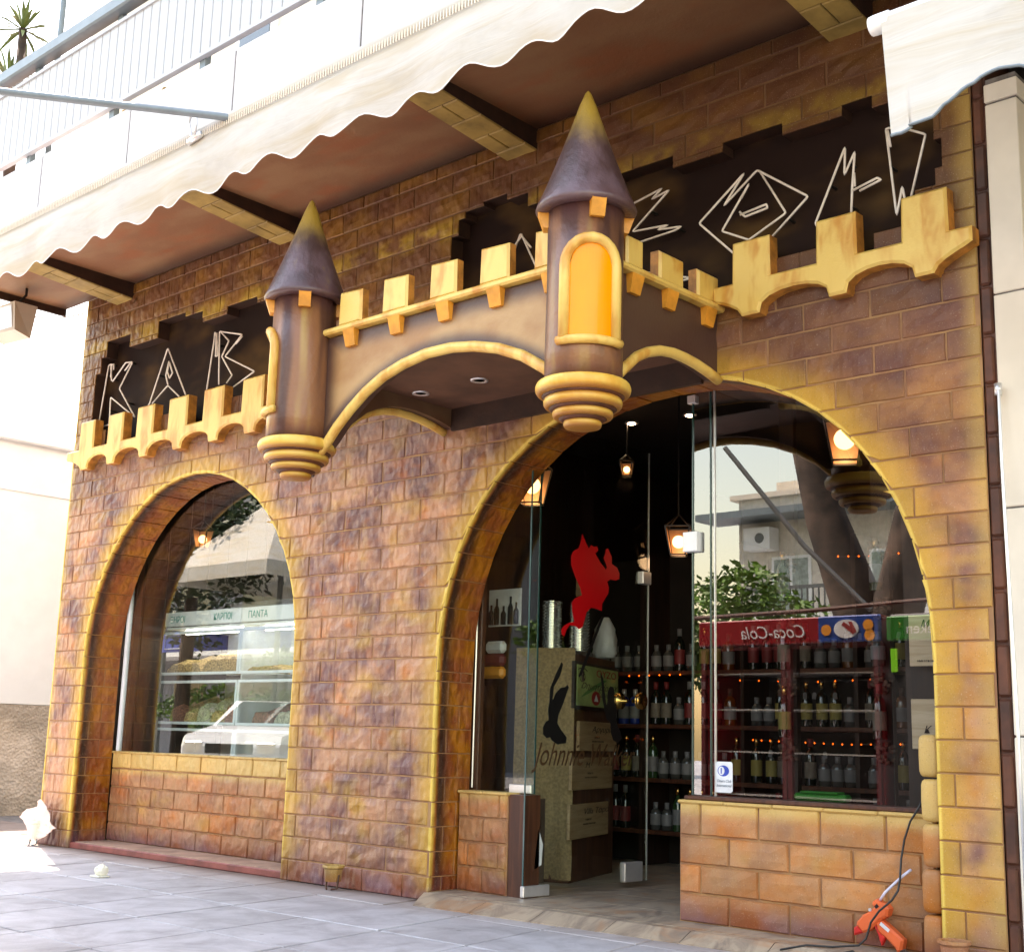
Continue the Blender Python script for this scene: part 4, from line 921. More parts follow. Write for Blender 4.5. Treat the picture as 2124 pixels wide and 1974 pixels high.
# ================================================================ glazing
DEC = {"coat":[[0.665,2.131],[0.7,2.081],[0.729,2.049],[0.751,2.073],[0.78,2.066],[0.808,2.073],[0.82,2.05],[0.792,2.028],[0.816,2.002],[0.845,1.977],[0.898,1.939],[0.909,1.955],[0.891,1.986],[0.873,2.009],[0.89,2.033],[0.895,2.066],[0.918,2.073],[0.936,2.046],[0.954,2.026],[0.955,1.982],[1.008,1.966],[1.033,1.932],[1.033,1.896],[0.992,1.883],[0.945,1.885],[0.911,1.868],[0.929,1.834],[0.924,1.797],[0.89,1.758],[0.865,1.727],[0.863,1.684],[0.8,1.692],[0.761,1.694],[0.717,1.664],[0.701,1.62],[0.68,1.569],[0.648,1.556],[0.615,1.571],[0.56,1.573],[0.534,1.544],[0.514,1.504],[0.492,1.513],[0.486,1.54],[0.512,1.566],[0.56,1.587],[0.603,1.598],[0.585,1.652],[0.578,1.707],[0.604,1.734],[0.67,1.761],[0.652,1.805],[0.606,1.864],[0.566,1.93],[0.564,1.986],[0.585,2.017],[0.634,2.041],[0.655,2.09]],"cane":[[0.858,1.651],[0.881,1.646],[0.682,1.292],[0.656,1.273],[0.65,1.283]],"boot1":[[0.495,1.354],[0.508,1.338],[0.484,1.274],[0.429,1.206],[0.421,1.128],[0.449,1.174],[0.493,1.205],[0.531,1.211],[0.551,1.224],[0.564,1.212],[0.515,1.111],[0.478,1.052],[0.467,1.003],[0.5,0.967],[0.553,0.924],[0.548,0.891],[0.471,0.882],[0.42,0.905],[0.407,0.921],[0.375,0.916],[0.344,0.936],[0.342,0.976],[0.366,1.008],[0.391,1.017],[0.383,1.074],[0.393,1.123],[0.397,1.196],[0.445,1.281]],"boot2":[[0.857,1.312],[0.886,1.279],[0.901,1.203],[0.92,1.118],[0.928,1.135],[0.932,1.204],[0.956,1.235],[0.988,1.232],[1.0,1.198],[0.998,1.147],[1.023,1.096],[1.017,1.053],[1.032,1.002],[1.061,0.968],[1.076,0.926],[1.034,0.899],[0.991,0.916],[0.969,0.958],[0.961,1.025],[0.926,1.033],[0.904,1.092],[0.882,1.151],[0.87,1.252]],"knob":[[1.039,1.152],[1.284,1.161]],"leafh":[[1.319,2.779],[1.342,0.092],[0.206,0.047],[0.124,2.36]],"script":[[0.266,0.697],[1.021,0.848],[0.259,0.878]],"lock":[[1.237,1.973],[1.34,1.886]]}
g1 = thing('window_glass', 'left arched shop window pane above the long low wall', 'window', (-2.13, .34, .725))
mb = MB(); mb.box(-3.44, -.83, .34, .344, .732, 2.95); part('pane', mb, 'glass', g1)
mb = MB(); mb.bbox(-3.445, -3.415, .325, .36, .728, 2.6, .003); part('frame_strip', mb, 'alu', g1)
mb = MB(); mb.bbox(-3.40, -3.36, .35, .40, .728, 2.9, .003); part('frame_strip', mb, 'redwood', g1)
g2 = thing('window_glass', 'large right pane of the entrance arch, reflecting the street', 'window', (2.7, .3, .65))
mb = MB(); mb.quad((2.062, .30, .655), (3.5, .30, .655), (3.5, .30, 2.82), (2.062, .30, 2.82)); part('pane', mb, 'glass2', g2)
for x in (2.06, 2.172, 2.198):
    mb = MB(); mb.box(x, x + .004, .292, .308, .652, 2.82); part('pane_edge', mb, 'glassedge' if x < 2.18 else 'steel', g2)
mb = MB(); mb.bbox(2.035, 2.085, .28, .32, 2.70, 2.745, .003); part('patch_fitting', mb, 'steel', g2)
mb = MB(); mb.bbox(2.02, 2.11, .262, .32, 1.895, 2.0, .004); part('lock_box', mb, 'alu', g2)
g3 = thing('side_glass', 'narrow fixed glass panel above the small low wall', 'window', (.8, .3, .6))
mb = MB(); mb.box(.5, .985, .30, .304, .605, 2.7); part('pane', mb, 'doorglass', g3)
mb = MB(); mb.box(.983, .987, .296, .308, .605, 2.7); part('pane_edge', mb, 'glassedge', g3)
mb = MB(); mb.bbox(.8, .97, .29, .315, .605, .655, .004); part('patch_fitting', mb, 'steel', g3)
# ---- open glass door leaf, standing at right angles to the front at x = 1
dr = thing('glass_door', 'frameless glass door leaf standing open with a brass knob', 'door', (1.0, .22, .05))
mb = MB(); mb.box(.994, 1.002, .21, 1.34, .085, 2.75); part('leaf', mb, 'doorglass', dr)
for y in (.206, 1.34):
    mb = MB(); mb.box(.993, 1.003, y, y + .004, .085, 2.75); part('leaf_edge', mb, 'steel' if y > 1 else 'glassedge', dr)
mb = MB(); mb.bbox(.985, 1.014, .2, .42, .055, .115, .004); part('patch_fitting', mb, 'steel', dr)
mb = MB(); mb.bbox(.98, 1.02, 1.10, 1.28, .085, .2, .005); part('patch_fitting', mb, 'steel', dr)
mb = MB(); mb.bbox(.98, 1.025, 1.25, 1.34, 1.89, 1.97, .004); part('lock_box', mb, 'steel', dr)
mb = MB(); prof = [(0, .0), (.05, .002), (.052, .012), (.044, .018), (.05, .024), (.05, .03), (.012, .036), (.012, .08)]
for sgn in (1, -1):
    p2 = MB(); p2.lathe(prof, 24); mb.add([(1.0 + sgn * (.1 - z), 1.16 + x, 1.155 + y) for x, y, z in p2.v], p2.f)
part('knob', mb, 'gold', dr, smooth=True)
def flat(poly, x, name, mat, parent, t=.0012):
    mb = MB(); mb.prism([tuple(p) for p in poly], lambda u, v, d: (d, u, v), x, x + t); return part(name, mb, mat, parent)
flat(DEC['coat'], 1.0035, 'red_decal', 'redvinyl', dr); flat(DEC['cane'], 1.0055, 'cane_decal', 'blackvinyl', dr)
flat(DEC['boot1'], 1.0035, 'boot_decal', 'blackvinyl', dr); flat(DEC['boot2'], 1.0035, 'boot_decal', 'blackvinyl', dr)
text('lettering', 'Johnnie Walker', .185, 'goldvinyl', dr, (1.006, .27, .765), (PI / 2, 0, PI / 2 + .0), shear=.45, sx=.78)
# sticker on the right pane
stk = thing('window_sticker', 'white card sticker with a blue round emblem at the bottom left of the large pane', 'sticker', (2.245, .298, .66))
mb = MB(); mb.prism([(2.2, .672), (2.29, .672), (2.3, .68), (2.3, .815), (2.292, .823), (2.21, .823), (2.2, .815)], lambda u, v, d: (u, d, v), .299, .297); part('card', mb, 'wlabel', stk)
mb = MB(); mb.prism([(2.247 + .034 * math.cos(a * PI / 12), .778 + .027 * math.sin(a * PI / 12)) for a in range(24)], lambda u, v, d: (u, d, v), .2972, .2964); part('emblem', mb, 'inkblue', stk)
mb = MB(); mb.prism([(2.236 + .018 * math.cos(a * PI / 12), .778 + .021 * math.sin(a * PI / 12)) for a in range(24)], lambda u, v, d: (u, d, v), .2966, .2958); part('emblem_disc', mb, 'wlabel', stk)
mb = MB(); mb.box(2.232, 2.238, .2952, .2962, .764, .792); part('emblem_bar', mb, 'inkblue', stk)
text('lettering', 'Diners Club', .02, 'inkgrey', stk, (2.25, .2965, .722), FRONT, shear=.3, align='CENTER', sx=.85); text('lettering', 'International', .02, 'inkgrey', stk, (2.25, .2965, .7), FRONT, shear=.3, align='CENTER', sx=.85)
mb = MB(); mb.bbox(2.62, 2.9, .33, .4, .655, .69, .012); mb.bbox(2.66, 2.86, .325, .405, .69, .7, .005); solo('tray', mb, 'fridge_green', 'flat green tray behind the bottom edge of the large pane', 'tray')
# ================================================================ shop interior
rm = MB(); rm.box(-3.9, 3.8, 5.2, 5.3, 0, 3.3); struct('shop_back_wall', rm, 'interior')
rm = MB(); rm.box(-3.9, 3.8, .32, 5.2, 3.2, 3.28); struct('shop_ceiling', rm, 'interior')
rm = MB(); rm.box(3.76, 3.82, .3, 5.2, 0, 3.3); struct('shop_side_wall', rm, 'darkwood')
rm = MB(); rm.box(-.82, -.76, .345, 5.2, 0, 3.3); struct('shop_partition', rm, 'darkwood')
for i in range(8):
    q = MB(); q.bbox(-3.598, -3.585, .36 + i * .2, .555 + i * .2, .05, 3.2, .004); me = meshof('plank', q, M['darkwood']); link('plank', me, bpy.data.objects['shop_partition'])
# jamb posts of dark wood inside the entrance
jb = thing('door_jamb', 'red brown wooden jamb boards at the left inside of the entrance', 'door frame', (.3, .4, 0))
for i, (a, b, m_) in enumerate(((.40, .5, 'redwood'), (.24, .395, 'darkwood'), (.0, .235, 'redwood'))):
    mb = MB(); mb.bbox(a, b, .34 + i * .1, .38 + i * .1, .05, 2.9, .006); part('board', mb, m_, jb)
mb = MB(); mb.tube([(.47, .33, .62), (.47, .33, 1.9)], .006, 6); part('conduit', mb, 'steel', jb)
# pedestal box with burlap and pictures
pd = thing('display_box', 'tall wooden display box behind the glass door, its front draped with burlap', 'display box', (.65, 1.02, .05), math.atan2(.94, -.34))
mb = MB(); mb.bbox(.0, .86, .0, .38, .0, 1.4, .006); part('box', mb, 'redwood', pd, local=True)
mb = MB(); v = []; NXb, NZb = 14, 20
for i in range(NXb + 1):
    for j in range(NZb + 1):
        u = i / NXb; z = 1.41 * j / NZb + .02; v.append((-.008 - .012 * math.sin(u * 13) * (1 - z / 1.6) - .01 * random.random() * (1 - z / 1.5), .0 + .40 * u - .02, z))
mb.add(v, [(i * (NZb + 1) + j, (i + 1) * (NZb + 1) + j, (i + 1) * (NZb + 1) + j + 1, i * (NZb + 1) + j + 1) for i in range(NXb) for j in range(NZb)]); part('burlap_drape', mb, 'burlap', pd, local=True, smooth=True, fix=False)
# everything on the side that faces the door (local x runs along it, the outside is -y)
R2 = math.atan2(.94, -.34)
PX, PY = Vector((math.cos(R2), math.sin(R2), 0)), Vector((-math.sin(R2), math.cos(R2), 0))
def onbox(name, label, cat, u0, u1, z0, z1, mat, group=None):
    loc = Vector((.65, 1.02, 0)) + PX * u0 - PY * .012 + Vector((0, 0, z0)); t = thing(name, label, cat, loc, R2, group)
    mb = MB(); mb.bbox(0, u1 - u0, -.012, .01, 0, z1 - z0, .003); part('board', mb, mat, t, local=True); return t
oz = onbox('ouzo_sign', 'pale green framed ouzo sign above the crate lids on the display box', 'sign', -.02, .87, 1.105, 1.40, 'darkwood')
mb = MB(); mb.box(.035, .86, -.016, -.011, .02, .275); part('panel', mb, 'ouzoboard', oz, local=True)
def txt(parent, body, size, mat, x, y, z, shear=0, sx=1.0, rz=0): 
    o = text('lettering', body, size, mat, parent, (0, 0, 0), (PI / 2, 0, 0), shear=shear, sx=sx); o.location = (x, y, z); return o
txt(oz, 'OYZO', .066, 'inkred', .40, -.0175, .215, sx=2.2); txt(oz, 'Dημητρίου Χ.', .055, 'ink', .1, -.0175, .13, .5, 2.2); txt(oz, 'Κωνστ', .05, 'ink', .42, -.0175, .085, .5, 1.8)
mb = MB(); mb.prism([(.40 + .085 * math.cos(a * PI / 12), .075 + .045 * math.sin(a * PI / 12)) for a in range(24)], lambda u, v, d: (u, d, v), -.0165, -.0185); part('seal', mb, 'inkred', oz, local=True)
mb = MB(); mb.prism([(.36, .055), (.44, .055), (.4, .1)], lambda u, v, d: (u, d, v), -.0185, -.0195); part('seal_mark', mb, 'wlabel', oz, local=True)
mb = MB(); mb.tube([(.13 + .05 * math.cos(a * PI / 12), -.0175, .2 + .03 * math.sin(a * PI / 12)) for a in range(24)], .0022, 5, closed=True); mb.tube([(.05, -.0175, .245), (.09, -.0175, .255), (.13, -.0175, .24), (.17, -.0175, .255), (.22, -.0175, .24)], .003, 5); mb.tube([(.13, -.0175, .235), (.12, -.0175, .2), (.14, -.0175, .18)], .012, 6)
part('emblem', mb, 'ink', oz, local=True, kind='stuff')
mb = MB(); mb.prism([(.1, .07), (.25, .1), (.5, .16), (.62, .2), (.55, .2), (.3, .14), (.2, .11)], lambda u, v, d: (u, d, v), -.0163, -.0168); part('green_wash', mb, 'inkgreen', oz, local=True)
lids = (('top', .085, .84, .845, 1.03, 'Αργυρίου'), ('middle', -.04, .75, .605, .805, 'M'), ('bottom', -.06, .68, .31, .52, 'Villa Τάρα'))
for w_, u0, u1, z0, z1, s_ in lids:
    t = onbox('crate_lid', w_ + ' of the three pale wine crate lids on the display box', 'crate lid', u0, u1, z0, z1, 'crate', 'crate lids on the display box')
    h = z1 - z0; txt(t, s_, .05, 'ink', .24, -.0135, h - .065, .3, 2.2); txt(t, 'ΟΙΝΟΣ', .016, 'ink', .28, -.0135, h - .105, 0, 2.4); txt(t, 'MAVRO NAOUSA', .014, 'ink', .24, -.0135, h - .13, 0, 2.2)
# cans, bag, board on top
for k, (x, y) in enumerate(((.47, 1.02), (.6, 1.14))):
    mb = MB(); pr = [(0, 0), (.062, 0)]
    for i in range(15): z = .008 + .02 * i; pr += [(.0665, z), (.0665, z + .007), (.057, z + .012), (.057, z + .017)]
    pr += [(.064, .315), (.064, .32), (.058, .318), (0, .318)]
    p2 = MB(); p2.lathe(pr, 28, (x - .0, y, 1.461)); solo('ribbed_can', p2, 'silver', ('left' if k == 0 else 'right') + ' tall ribbed tin can standing on the display box', 'can', group='ribbed cans on the display box', smooth=False)
mb = MB(); v = []; n = 18
for j, (r, z) in enumerate(((.07, 0), (.088, .03), (.08, .12), (.07, .19), (.045, .24), (.03, .27))):
    for k in range(n): rr = r * (1 + .16 * math.sin(k * 2.1 + j * 1.7)); v.append((.43 + rr * math.cos(2 * PI * k / n), 1.62 + .8 * rr * math.sin(2 * PI * k / n), 1.461 + z))
mb.add(v, [(j * n + k, j * n + (k + 1) % n, (j + 1) * n + (k + 1) % n, (j + 1) * n + k) for j in range(5) for k in range(n)] + [tuple(5 * n + k for k in range(n))]); solo('plastic_bag', mb, 'bag', 'crumpled grey plastic bag on the far end of the display box', 'bag', smooth=True)
mb = MB(); mb.bbox(.1, .26, 1.7, 1.715, 1.9, 2.19, .003); solo('paper_notice', mb, 'crate', 'pale sheet hanging behind the red decal above the cans', 'notice')
# posters and packs behind the side glass
mb = MB(); mb.box(.06, .34, .86, .87, 1.62, 1.86); po = solo('poster', mb, 'wlabel', 'black and white bottle poster behind the narrow side glass', 'poster')
mb = MB()
for i, (x, h) in enumerate(((.09, .13), (.14, .17), (.2, .12), (.26, .18), (.31, .14))): mb.lathe([(0, 0), (.018, 0), (.018, h * .6), (.007, h * .75), (.007, h), (0, h)], 8, (x, .852, 1.63))
part('printed_bottles', mb, 'blackvinyl', po, kind='stuff')
for i, (z, m_) in enumerate(((1.28, 'orange'), (1.36, 'rlabel'), (1.44, 'wlabel'))):
    mb = MB(); mb.bbox(.10 + .02 * i, .30, .74, .80, z, z + .075, .02); solo('snack_pack', mb, m_, ('lowest orange', 'middle red', 'topmost white')[i] + ' snack pack stacked behind the side glass', 'snack pack', group='snack packs behind the side glass')
# small framed picture at the floor behind the door
mb = MB(); mb.bbox(.98, 1.0 - .012, .24, .40, .12, .58, .003); fp = solo('leaning_picture', mb, 'ink', 'dark picture with white and blue marks leaning at the foot of the open door', 'picture')
mb = MB(); mb.prism([(.3, .2), (.36, .22), (.37, .33), (.33, .42), (.31, .3)], lambda u, v, d: (d, u, v), 1.0, 1.004 - .01); part('print', mb, 'wlabel', fp)
# ---- shelving with bottles
shf = thing('bottle_shelves', 'dark wooden shelf unit with rows of bottles behind the large pane', 'shelves', (.8, 2.6, .05))
SZ = (.3, .66, 1.04, 1.42)
for z in SZ:
    mb = MB(); mb.bbox(-.75, 2.65, 2.42, 2.75, z - .03, z, .004); part('shelf_board', mb, 'redwood', shf)
for x in (-.75, .12, .98, 1.84, 2.62):
    mb = MB(); mb.box(x, x + .03, 2.43, 2.76, .05, 2.3); part('upright', mb, 'darkwood', shf)
mb = MB(); mb.box(-.75, 2.65, 2.76, 2.78, .05, 2.3); part('back_panel', mb, 'interior', shf)
PROF = {'wine': [(0, 0), (.037, 0), (.038, .004), (.038, .19), (.03, .215), (.014, .235), (.0135, .3), (.0, .3)], 'spirit': [(0, 0), (.042, 0), (.043, .004), (.043, .16), (.036, .185), (.016, .2), (.016, .25), (0, .25)], 'short': [(0, 0), (.04, 0), (.04, .12), (.03, .14), (.015, .15), (.015, .19), (0, .19)]}
def bottle(kind, glass_, lab, cap, label, group, loc):
    t = thing('bottle', label, 'bottle', loc, random.uniform(-.4, .4), group); mb = MB(); mb.lathe(PROF[kind], 14); part('glass_body', mb, glass_, t, local=True, smooth=True)
    r = PROF[kind][2][0] + .0008; h = PROF[kind][3][1]; mb = MB(); mb.lathe([(r, h * .25), (r, h * .8)], 14); me = meshof('paper_label', mb, M[lab]); me.polygons.foreach_set('use_smooth', [True] * len(me.polygons))
    mb2 = MB(); 
    mb2.add(mb.v, [f for f in mb.f if len(f) == 4]); part('paper_label', mb2, lab, t, local=True, smooth=True, fix=False)
    zt = PROF[kind][-1][1]; mb = MB(); mb.lathe([(.017, zt - .05), (.0175, zt + .003), (0, zt + .003)], 10); part('cap', mb, cap, t, local=True, smooth=True); return t
KINDS = [('wine', 'bottle_dark', 'label', 'rlabel', 'dark wine bottle with a cream label'), ('wine', 'bottle_green', 'dlabel', 'gold', 'green gold capped wine bottle with white label'), ('spirit', 'bottle_amber', 'dlabel', 'ink', 'amber spirit bottle with a white label'),
         ('wine', 'bottle_dark', 'ylabel', 'gold', 'dark gold capped bottle with yellow label'), ('short', 'bottle_clear', 'dlabel', 'dlabel', 'short clear bottle with a white label'), ('wine', 'bottle_dark', 'rlabel', 'dlabel', 'dark bottle with a red label'), ('spirit', 'bottle_blue', 'dlabel', 'steel', 'blue spirit bottle with a white label')]
ORD = ['first', 'second', 'third', 'fourth', 'fifth', 'sixth', 'seventh', 'eighth', 'ninth', 'tenth'] + ['%d%s' % (i, 'st' if i % 10 == 1 and i != 11 else 'nd' if i % 10 == 2 and i != 12 else 'rd' if i % 10 == 3 and i != 13 else 'th') for i in range(11, 60)]
rown = ('bottom', 'second', 'middle', 'fourth', 'top'); protos = {}
for ri, z in enumerate(SZ):
    x = -.66; run = 0; kd = 0; nth = -1
    while x < 2.58:
        if run <= 0: kd = random.randrange(6) if x > .1 or ri != 2 else (6 if random.random() < .5 else 1); run = random.choice((1, 1, 2, 3))
        run -= 1
        if min(abs(x - u - .015) for u in (-.75, .12, .98, 1.84, 2.62)) < .055: x += .05; continue
        K = KINDS[kd]; nth += 1; lab = K[4] + ', ' + ORD[nth] + ' from left on the ' + rown[ri] + ' shelf'; loc = (x, 2.47 + random.uniform(-.01, .015), z)
        if kd in protos: o = copy_tree(protos[kd], loc, random.uniform(-.5, .5), lab)
        else: o = protos[kd] = bottle(*K[:4], lab, 'bottles on the wooden shelves', loc)
        x += .094 + random.uniform(0, .02)
# front row of bottles hanging on two posts faced with cork
for x, y in ((1.80, 1.7), (2.52, 1.5)):
    t = thing('bottle_post', ('left' if x < 2 else 'right') + ' dark post with cork chip blocks holding single bottles', 'post', (x, y, .05), group='cork faced posts')
    mb = MB(); mb.box(x - .05, x + .05, y, y + .04, .05, 3.2); part('post', mb, 'darkwood', t)
    for z in (.82, 1.2, 1.62, 1.95):
        mb = MB()
        for k in range(24):
            a, b = random.uniform(-.07, .05), random.uniform(0, .11); mb.bbox(x + a, x + a + .022, y - .03, y - .004, z + b, z + b + .02, .004)
        part('cork_block', mb, 'cork', t, kind='stuff')
for i, (x, y, z, kd) in enumerate(((1.80, 1.64, 1.78, 1), (1.8, 1.64, 1.36, 0), (1.8, 1.64, .96, 3), (2.52, 1.44, 1.36, 4), (2.52, 1.44, .96, 0), (2.52, 1.44, 1.78, 1), (2.2, 1.9, 1.04, 5), (1.55, 1.9, 1.04, 1))):
    if i > 5: continue
    copy_tree(protos[kd], (x, y, z), 0, KINDS[kd][4] + (' on the left post' if x < 2 else ' on the right post') + (', ' + ('highest', 'middle', 'lowest')[{1.78: 0, 1.36: 1, .96: 2}[z]]))
# price tags
tg = 0
for i in range(16):
    x = 1.22 + i * .085 + random.uniform(-.02, .02); z = random.choice(SZ[1:4]) + .2; mb = MB(); a = random.uniform(-.3, .3)
    mb.prism([(x + u * math.cos(a) - w_ * math.sin(a), z + u * math.sin(a) + w_ * math.cos(a)) for u, w_ in ((-.014, -.022), (.014, -.022), (.014, .014), (.006, .022), (-.006, .022), (-.014, .014))], lambda u, v, d: (u, d, v), 2.415, 2.413)
    solo('price_tag', mb, 'dlabel', 'small white price tag, ' + ORD[i] + ' from left on the shelves', 'price tag', group='white price tags on the shelved bottles')
# fairy lights
def fairy(label, pts, n):
    mb = MB(); P = [Vector(p) for p in pts]; t = thing('fairy_lights', label, 'fairy lights', pts[0]); mb.tube([tuple(p) for p in P], .0025, 4); part('cable', mb, 'blackrub', t)
    proto = None
    for i in range(n):
        u = i / (n - 1) * (len(P) - 1); k = min(int(u), len(P) - 2); p = P[k].lerp(P[k + 1], u - k); q = MB(); q.lathe([(0, -.0065), (.0065, 0), (0, .0065)], 6)
        if proto is None: proto = meshof('bulb', q, M['fairy'])
        o = link('bulb', proto, t, p - Vector(pts[0]))
fairy('string of orange fairy lights along the upper shelf edge', [(-.7, 2.4, 1.395), (.0, 2.4, 1.385), (.5, 2.4, 1.39)], 12)
fairy('string of orange fairy lights along the third shelf edge', [(1.0, 2.4, 1.345), (1.6, 2.4, 1.33), (2.1, 2.4, 1.345)], 9)
fairy('string of orange fairy lights along the second shelf edge', [(1.1, 2.4, .945), (1.8, 2.4, .93), (2.5, 2.4, .95)], 22)
fairy('vertical string of orange fairy lights behind the wooden lids on the right', [(3.13, .72, 1.35), (3.14, .72, 1.2), (3.13, .72, 1.02)], 8)
fairy('string of orange fairy lights high behind the large pane', [(2.2, 1.6, 2.02), (2.5, 1.6, 2.0), (2.75, 1.6, 2.03)], 10)
fairy('short string of orange fairy lights left of the red decal', [(.0, 1.9, 2.0), (.1, 1.9, 2.03), (.18, 1.9, 2.05)], 6)
# dark panel with two wooden lids at the right
mb = MB(); mb.box(3.06, 3.24, .66, .70, .05, 2.6); solo('wooden_post', mb, 'darkwood', 'dark wooden post behind the right edge of the large pane', 'post')
for nm, z0, z1, s_ in (('upper', 1.3, 1.545, 'Μοσχ'), ('lower', .91, 1.145, 'Κ')):
    t = thing('crate_lid', nm + ' pale crate lid behind the right edge of the large pane', 'crate lid', (3.12, .6, z0)); mb = MB(); mb.bbox(3.11, 3.42, .6, .615, z0, z1, .003); part('board', mb, 'brightcrate', t)
    text('lettering', s_, .05, 'ink', t, (3.17, .598, z1 - (.06 if nm == 'upper' else .16)), FRONT, shear=.35)
    if nm == 'upper': text('lettering', 'ΗΜΙΓΛΥΚΟΣ', .014, 'ink', t, (3.15, .598, z0 + .02), FRONT)
# ---- lanterns and downlights
def lantern(label, loc, s=1.0, tilt=0):
    t = thing('lantern', label, 'lantern', loc, .5, 'lit metal lanterns inside the shop')
    def sq(r, z): return [(r * math.cos(PI / 4 + k * PI / 2) * s, r * math.sin(PI / 4 + k * PI / 2) * s, z * s) for k in range(4)]
    top, bot = sq(.16, .12), sq(.095, -.14); mb = MB()
    for k in range(4): mb.tube([top[k], bot[k]], .006, 4); mb.tube([top[k], top[(k + 1) % 4]], .007, 4); mb.tube([bot[k], bot[(k + 1) % 4]], .007, 4); mb.tube([top[k], (0, 0, .24 * s)], .006, 4)
    mb.tube([(0, 0, .24 * s), (0, 0, 3.2 - loc[2])], .006, 5); part('frame', mb, 'blackmetal', t, local=True)
    for k in (0, 1, 2, 3):
        mb = MB(); mb.quad(top[k], top[(k + 1) % 4], bot[(k + 1) % 4], bot[k])
        if k in (0, 1): part('glass_panel', mb, 'pinkglass', t, local=True, fix=False)
    mb = MB(); r = .058 * s; mb.lathe([(r * math.sin(PI * i / 10) if 0 < i < 10 else 0, -r * math.cos(PI * i / 10) - .01) for i in range(11)], 20); part('bulb', mb, 'bulb', t, local=True, smooth=True)
    ld = bpy.data.lights.new('lantern_light', 'POINT'); ld.energy = .3 * s; ld.color = (1, .66, .36); ld.shadow_soft_size = .06; lo = bpy.data.objects.new('lantern_light', ld); col.objects.link(lo); lo.parent = t; lo.location = (0, 0, -.12)
lantern('lit lantern hanging behind the top right of the large arch', (2.74, .7, 2.5), .95)
lantern('lit lantern beside the left edge of the large arch', (.36, .92, 2.55), .95)
lantern('small lit lantern in the middle of the shop ceiling, furthest back', (.27, 2.05, 2.86), .42)
lantern('lit lantern just left of the lock of the large pane', (1.12, 1.5, 2.19), .7)
lantern('lit lantern inside the left arched window', (-3.2, .82, 2.47), .6)
for i, (x, y) in enumerate(((-.17, 2.0), (.31, 2.05), (.79, 2.1))):
    t = thing('downlight', ('left', 'middle', 'right')[i] + ' of three small ceiling downlights inside the entrance', 'downlight', (x, y, 3.19), group='ceiling downlights in the shop')
    mb = MB(); mb.lathe([(.03, 0), (.05, 0), (.05, .012)], 16, (x, y, 3.188)); part('bezel', mb, 'steel', t); mb = MB(); mb.lathe([(0, -.004), (.03, -.004)], 12, (x, y, 3.188)); part('lens', mb, 'spotlit', t, fix=False)
# ---- nuts cabinet in the left window
cb = thing('nuts_cabinet', 'white framed glass cabinet of dried nuts in the left window', 'cabinet', (-2.5, .8, .05)); X0 = -3.62; CW = 1.09
cols = [X0, X0 + CW, X0 + 2 * CW, X0 + 2.5 * CW]; rows = [(.5, .92), (.95, 1.30), (1.345, 1.70)]
for a, b in zip(cols, cols[1:]):
    for z0, z1 in rows:
        mb = MB()
        for q in ((a + .004, b - .004, z0, z0 + .022), (a + .004, b - .004, z1 - .022, z1)): mb.bbox(q[0], q[1], .78, .81, q[2], q[3], .003)
        for x in (a + .004, b - .029): mb.bbox(x, x + .025, .779, .811, z0, z1, .003)
        f = part('door_frame', mb, 'alu', cb); mb = MB(); mb.box(a + .03, b - .03, .793, .796, z0 + .02, z1 - .02); part('pane', mb, 'clear', f)
    mb = MB(); mb.bbox(a + .004, b - .004, .775, .81, 1.745, 1.86, .004); part('header', mb, 'alu', cb)
mb = MB(); mb.box(X0 - .02, X0 + 2.5 * CW, 1.42, 1.45, .05, 1.95); part('back', mb, 'alu', cb)
for x in cols[:3]: mb = MB(); mb.box(x - .006, x + .006, .812, 1.42, .05, 1.86); part('divider', mb, 'alu', cb)
for z in (.48, .935, 1.325, 1.73): mb = MB(); mb.box(X0, X0 + 2.5 * CW, .8, 1.42, z - .008, z + .008); part('shelf', mb, 'clear' if .9 < z < 1.4 else 'alu', cb)
mb = MB(); mb.box(X0, X0 + 2.5 * CW, .775, 1.44, 1.87, 1.90); part('top', mb, 'clear', cb)
for i in range(3):
    mb = MB(); mb.tube([(cols[i] + .1, .95, 1.70), (cols[i + 1] - .1, .95, 1.70)], .012, 8); part('tube_light', mb, 'tubelight', cb)
text('lettering', 'ΞΗΡΟΙ', .075, 'teal', cb, (X0 + .11, .773, 1.772), FRONT, sx=.95); text('lettering', 'ΚΑΡΠΟΙ', .075, 'teal', cb, (X0 + .72, .773, 1.775), FRONT, sx=.9); text('lettering', 'ΠΑΝΤΑ', .075, 'teal', cb, (X0 + CW + .09, .773, 1.775), FRONT, sx=.95)
def heap(x0, x1, y0, y1, z, h, mat, label):
    nx, ny = 22, 8; v = []
    for i in range(nx + 1):
        for j in range(ny + 1):
            u, w_ = i / nx, j / ny; e = min(1, 6 * u, 6 * (1 - u)) ** .6; v.append((x0 + (x1 - x0) * u, y0 + (y1 - y0) * w_, z + 1.5 * h * e * (.5 + .5 * w_) * (.75 + .3 * noise.noise(Vector((u * 5 + x0, w_ * 3, z)))) + random.uniform(0, .012)))
    base = [(p[0], p[1], z) for p in v]; mb = MB(); N = len(v); mb.add(v + base, [(i * (ny + 1) + j, (i + 1) * (ny + 1) + j, (i + 1) * (ny + 1) + j + 1, i * (ny + 1) + j + 1) for i in range(nx) for j in range(ny)] + [(i * (ny + 1), (i + 1) * (ny + 1), N + (i + 1) * (ny + 1), N + i * (ny + 1)) for i in range(nx)] + [(j, j + 1, N + j + 1, N + j) for j in range(ny)])
    o = solo('nuts_heap', mb, mat, label, 'nuts', group='heaps of nuts in the glass cabinet', kind='stuff')
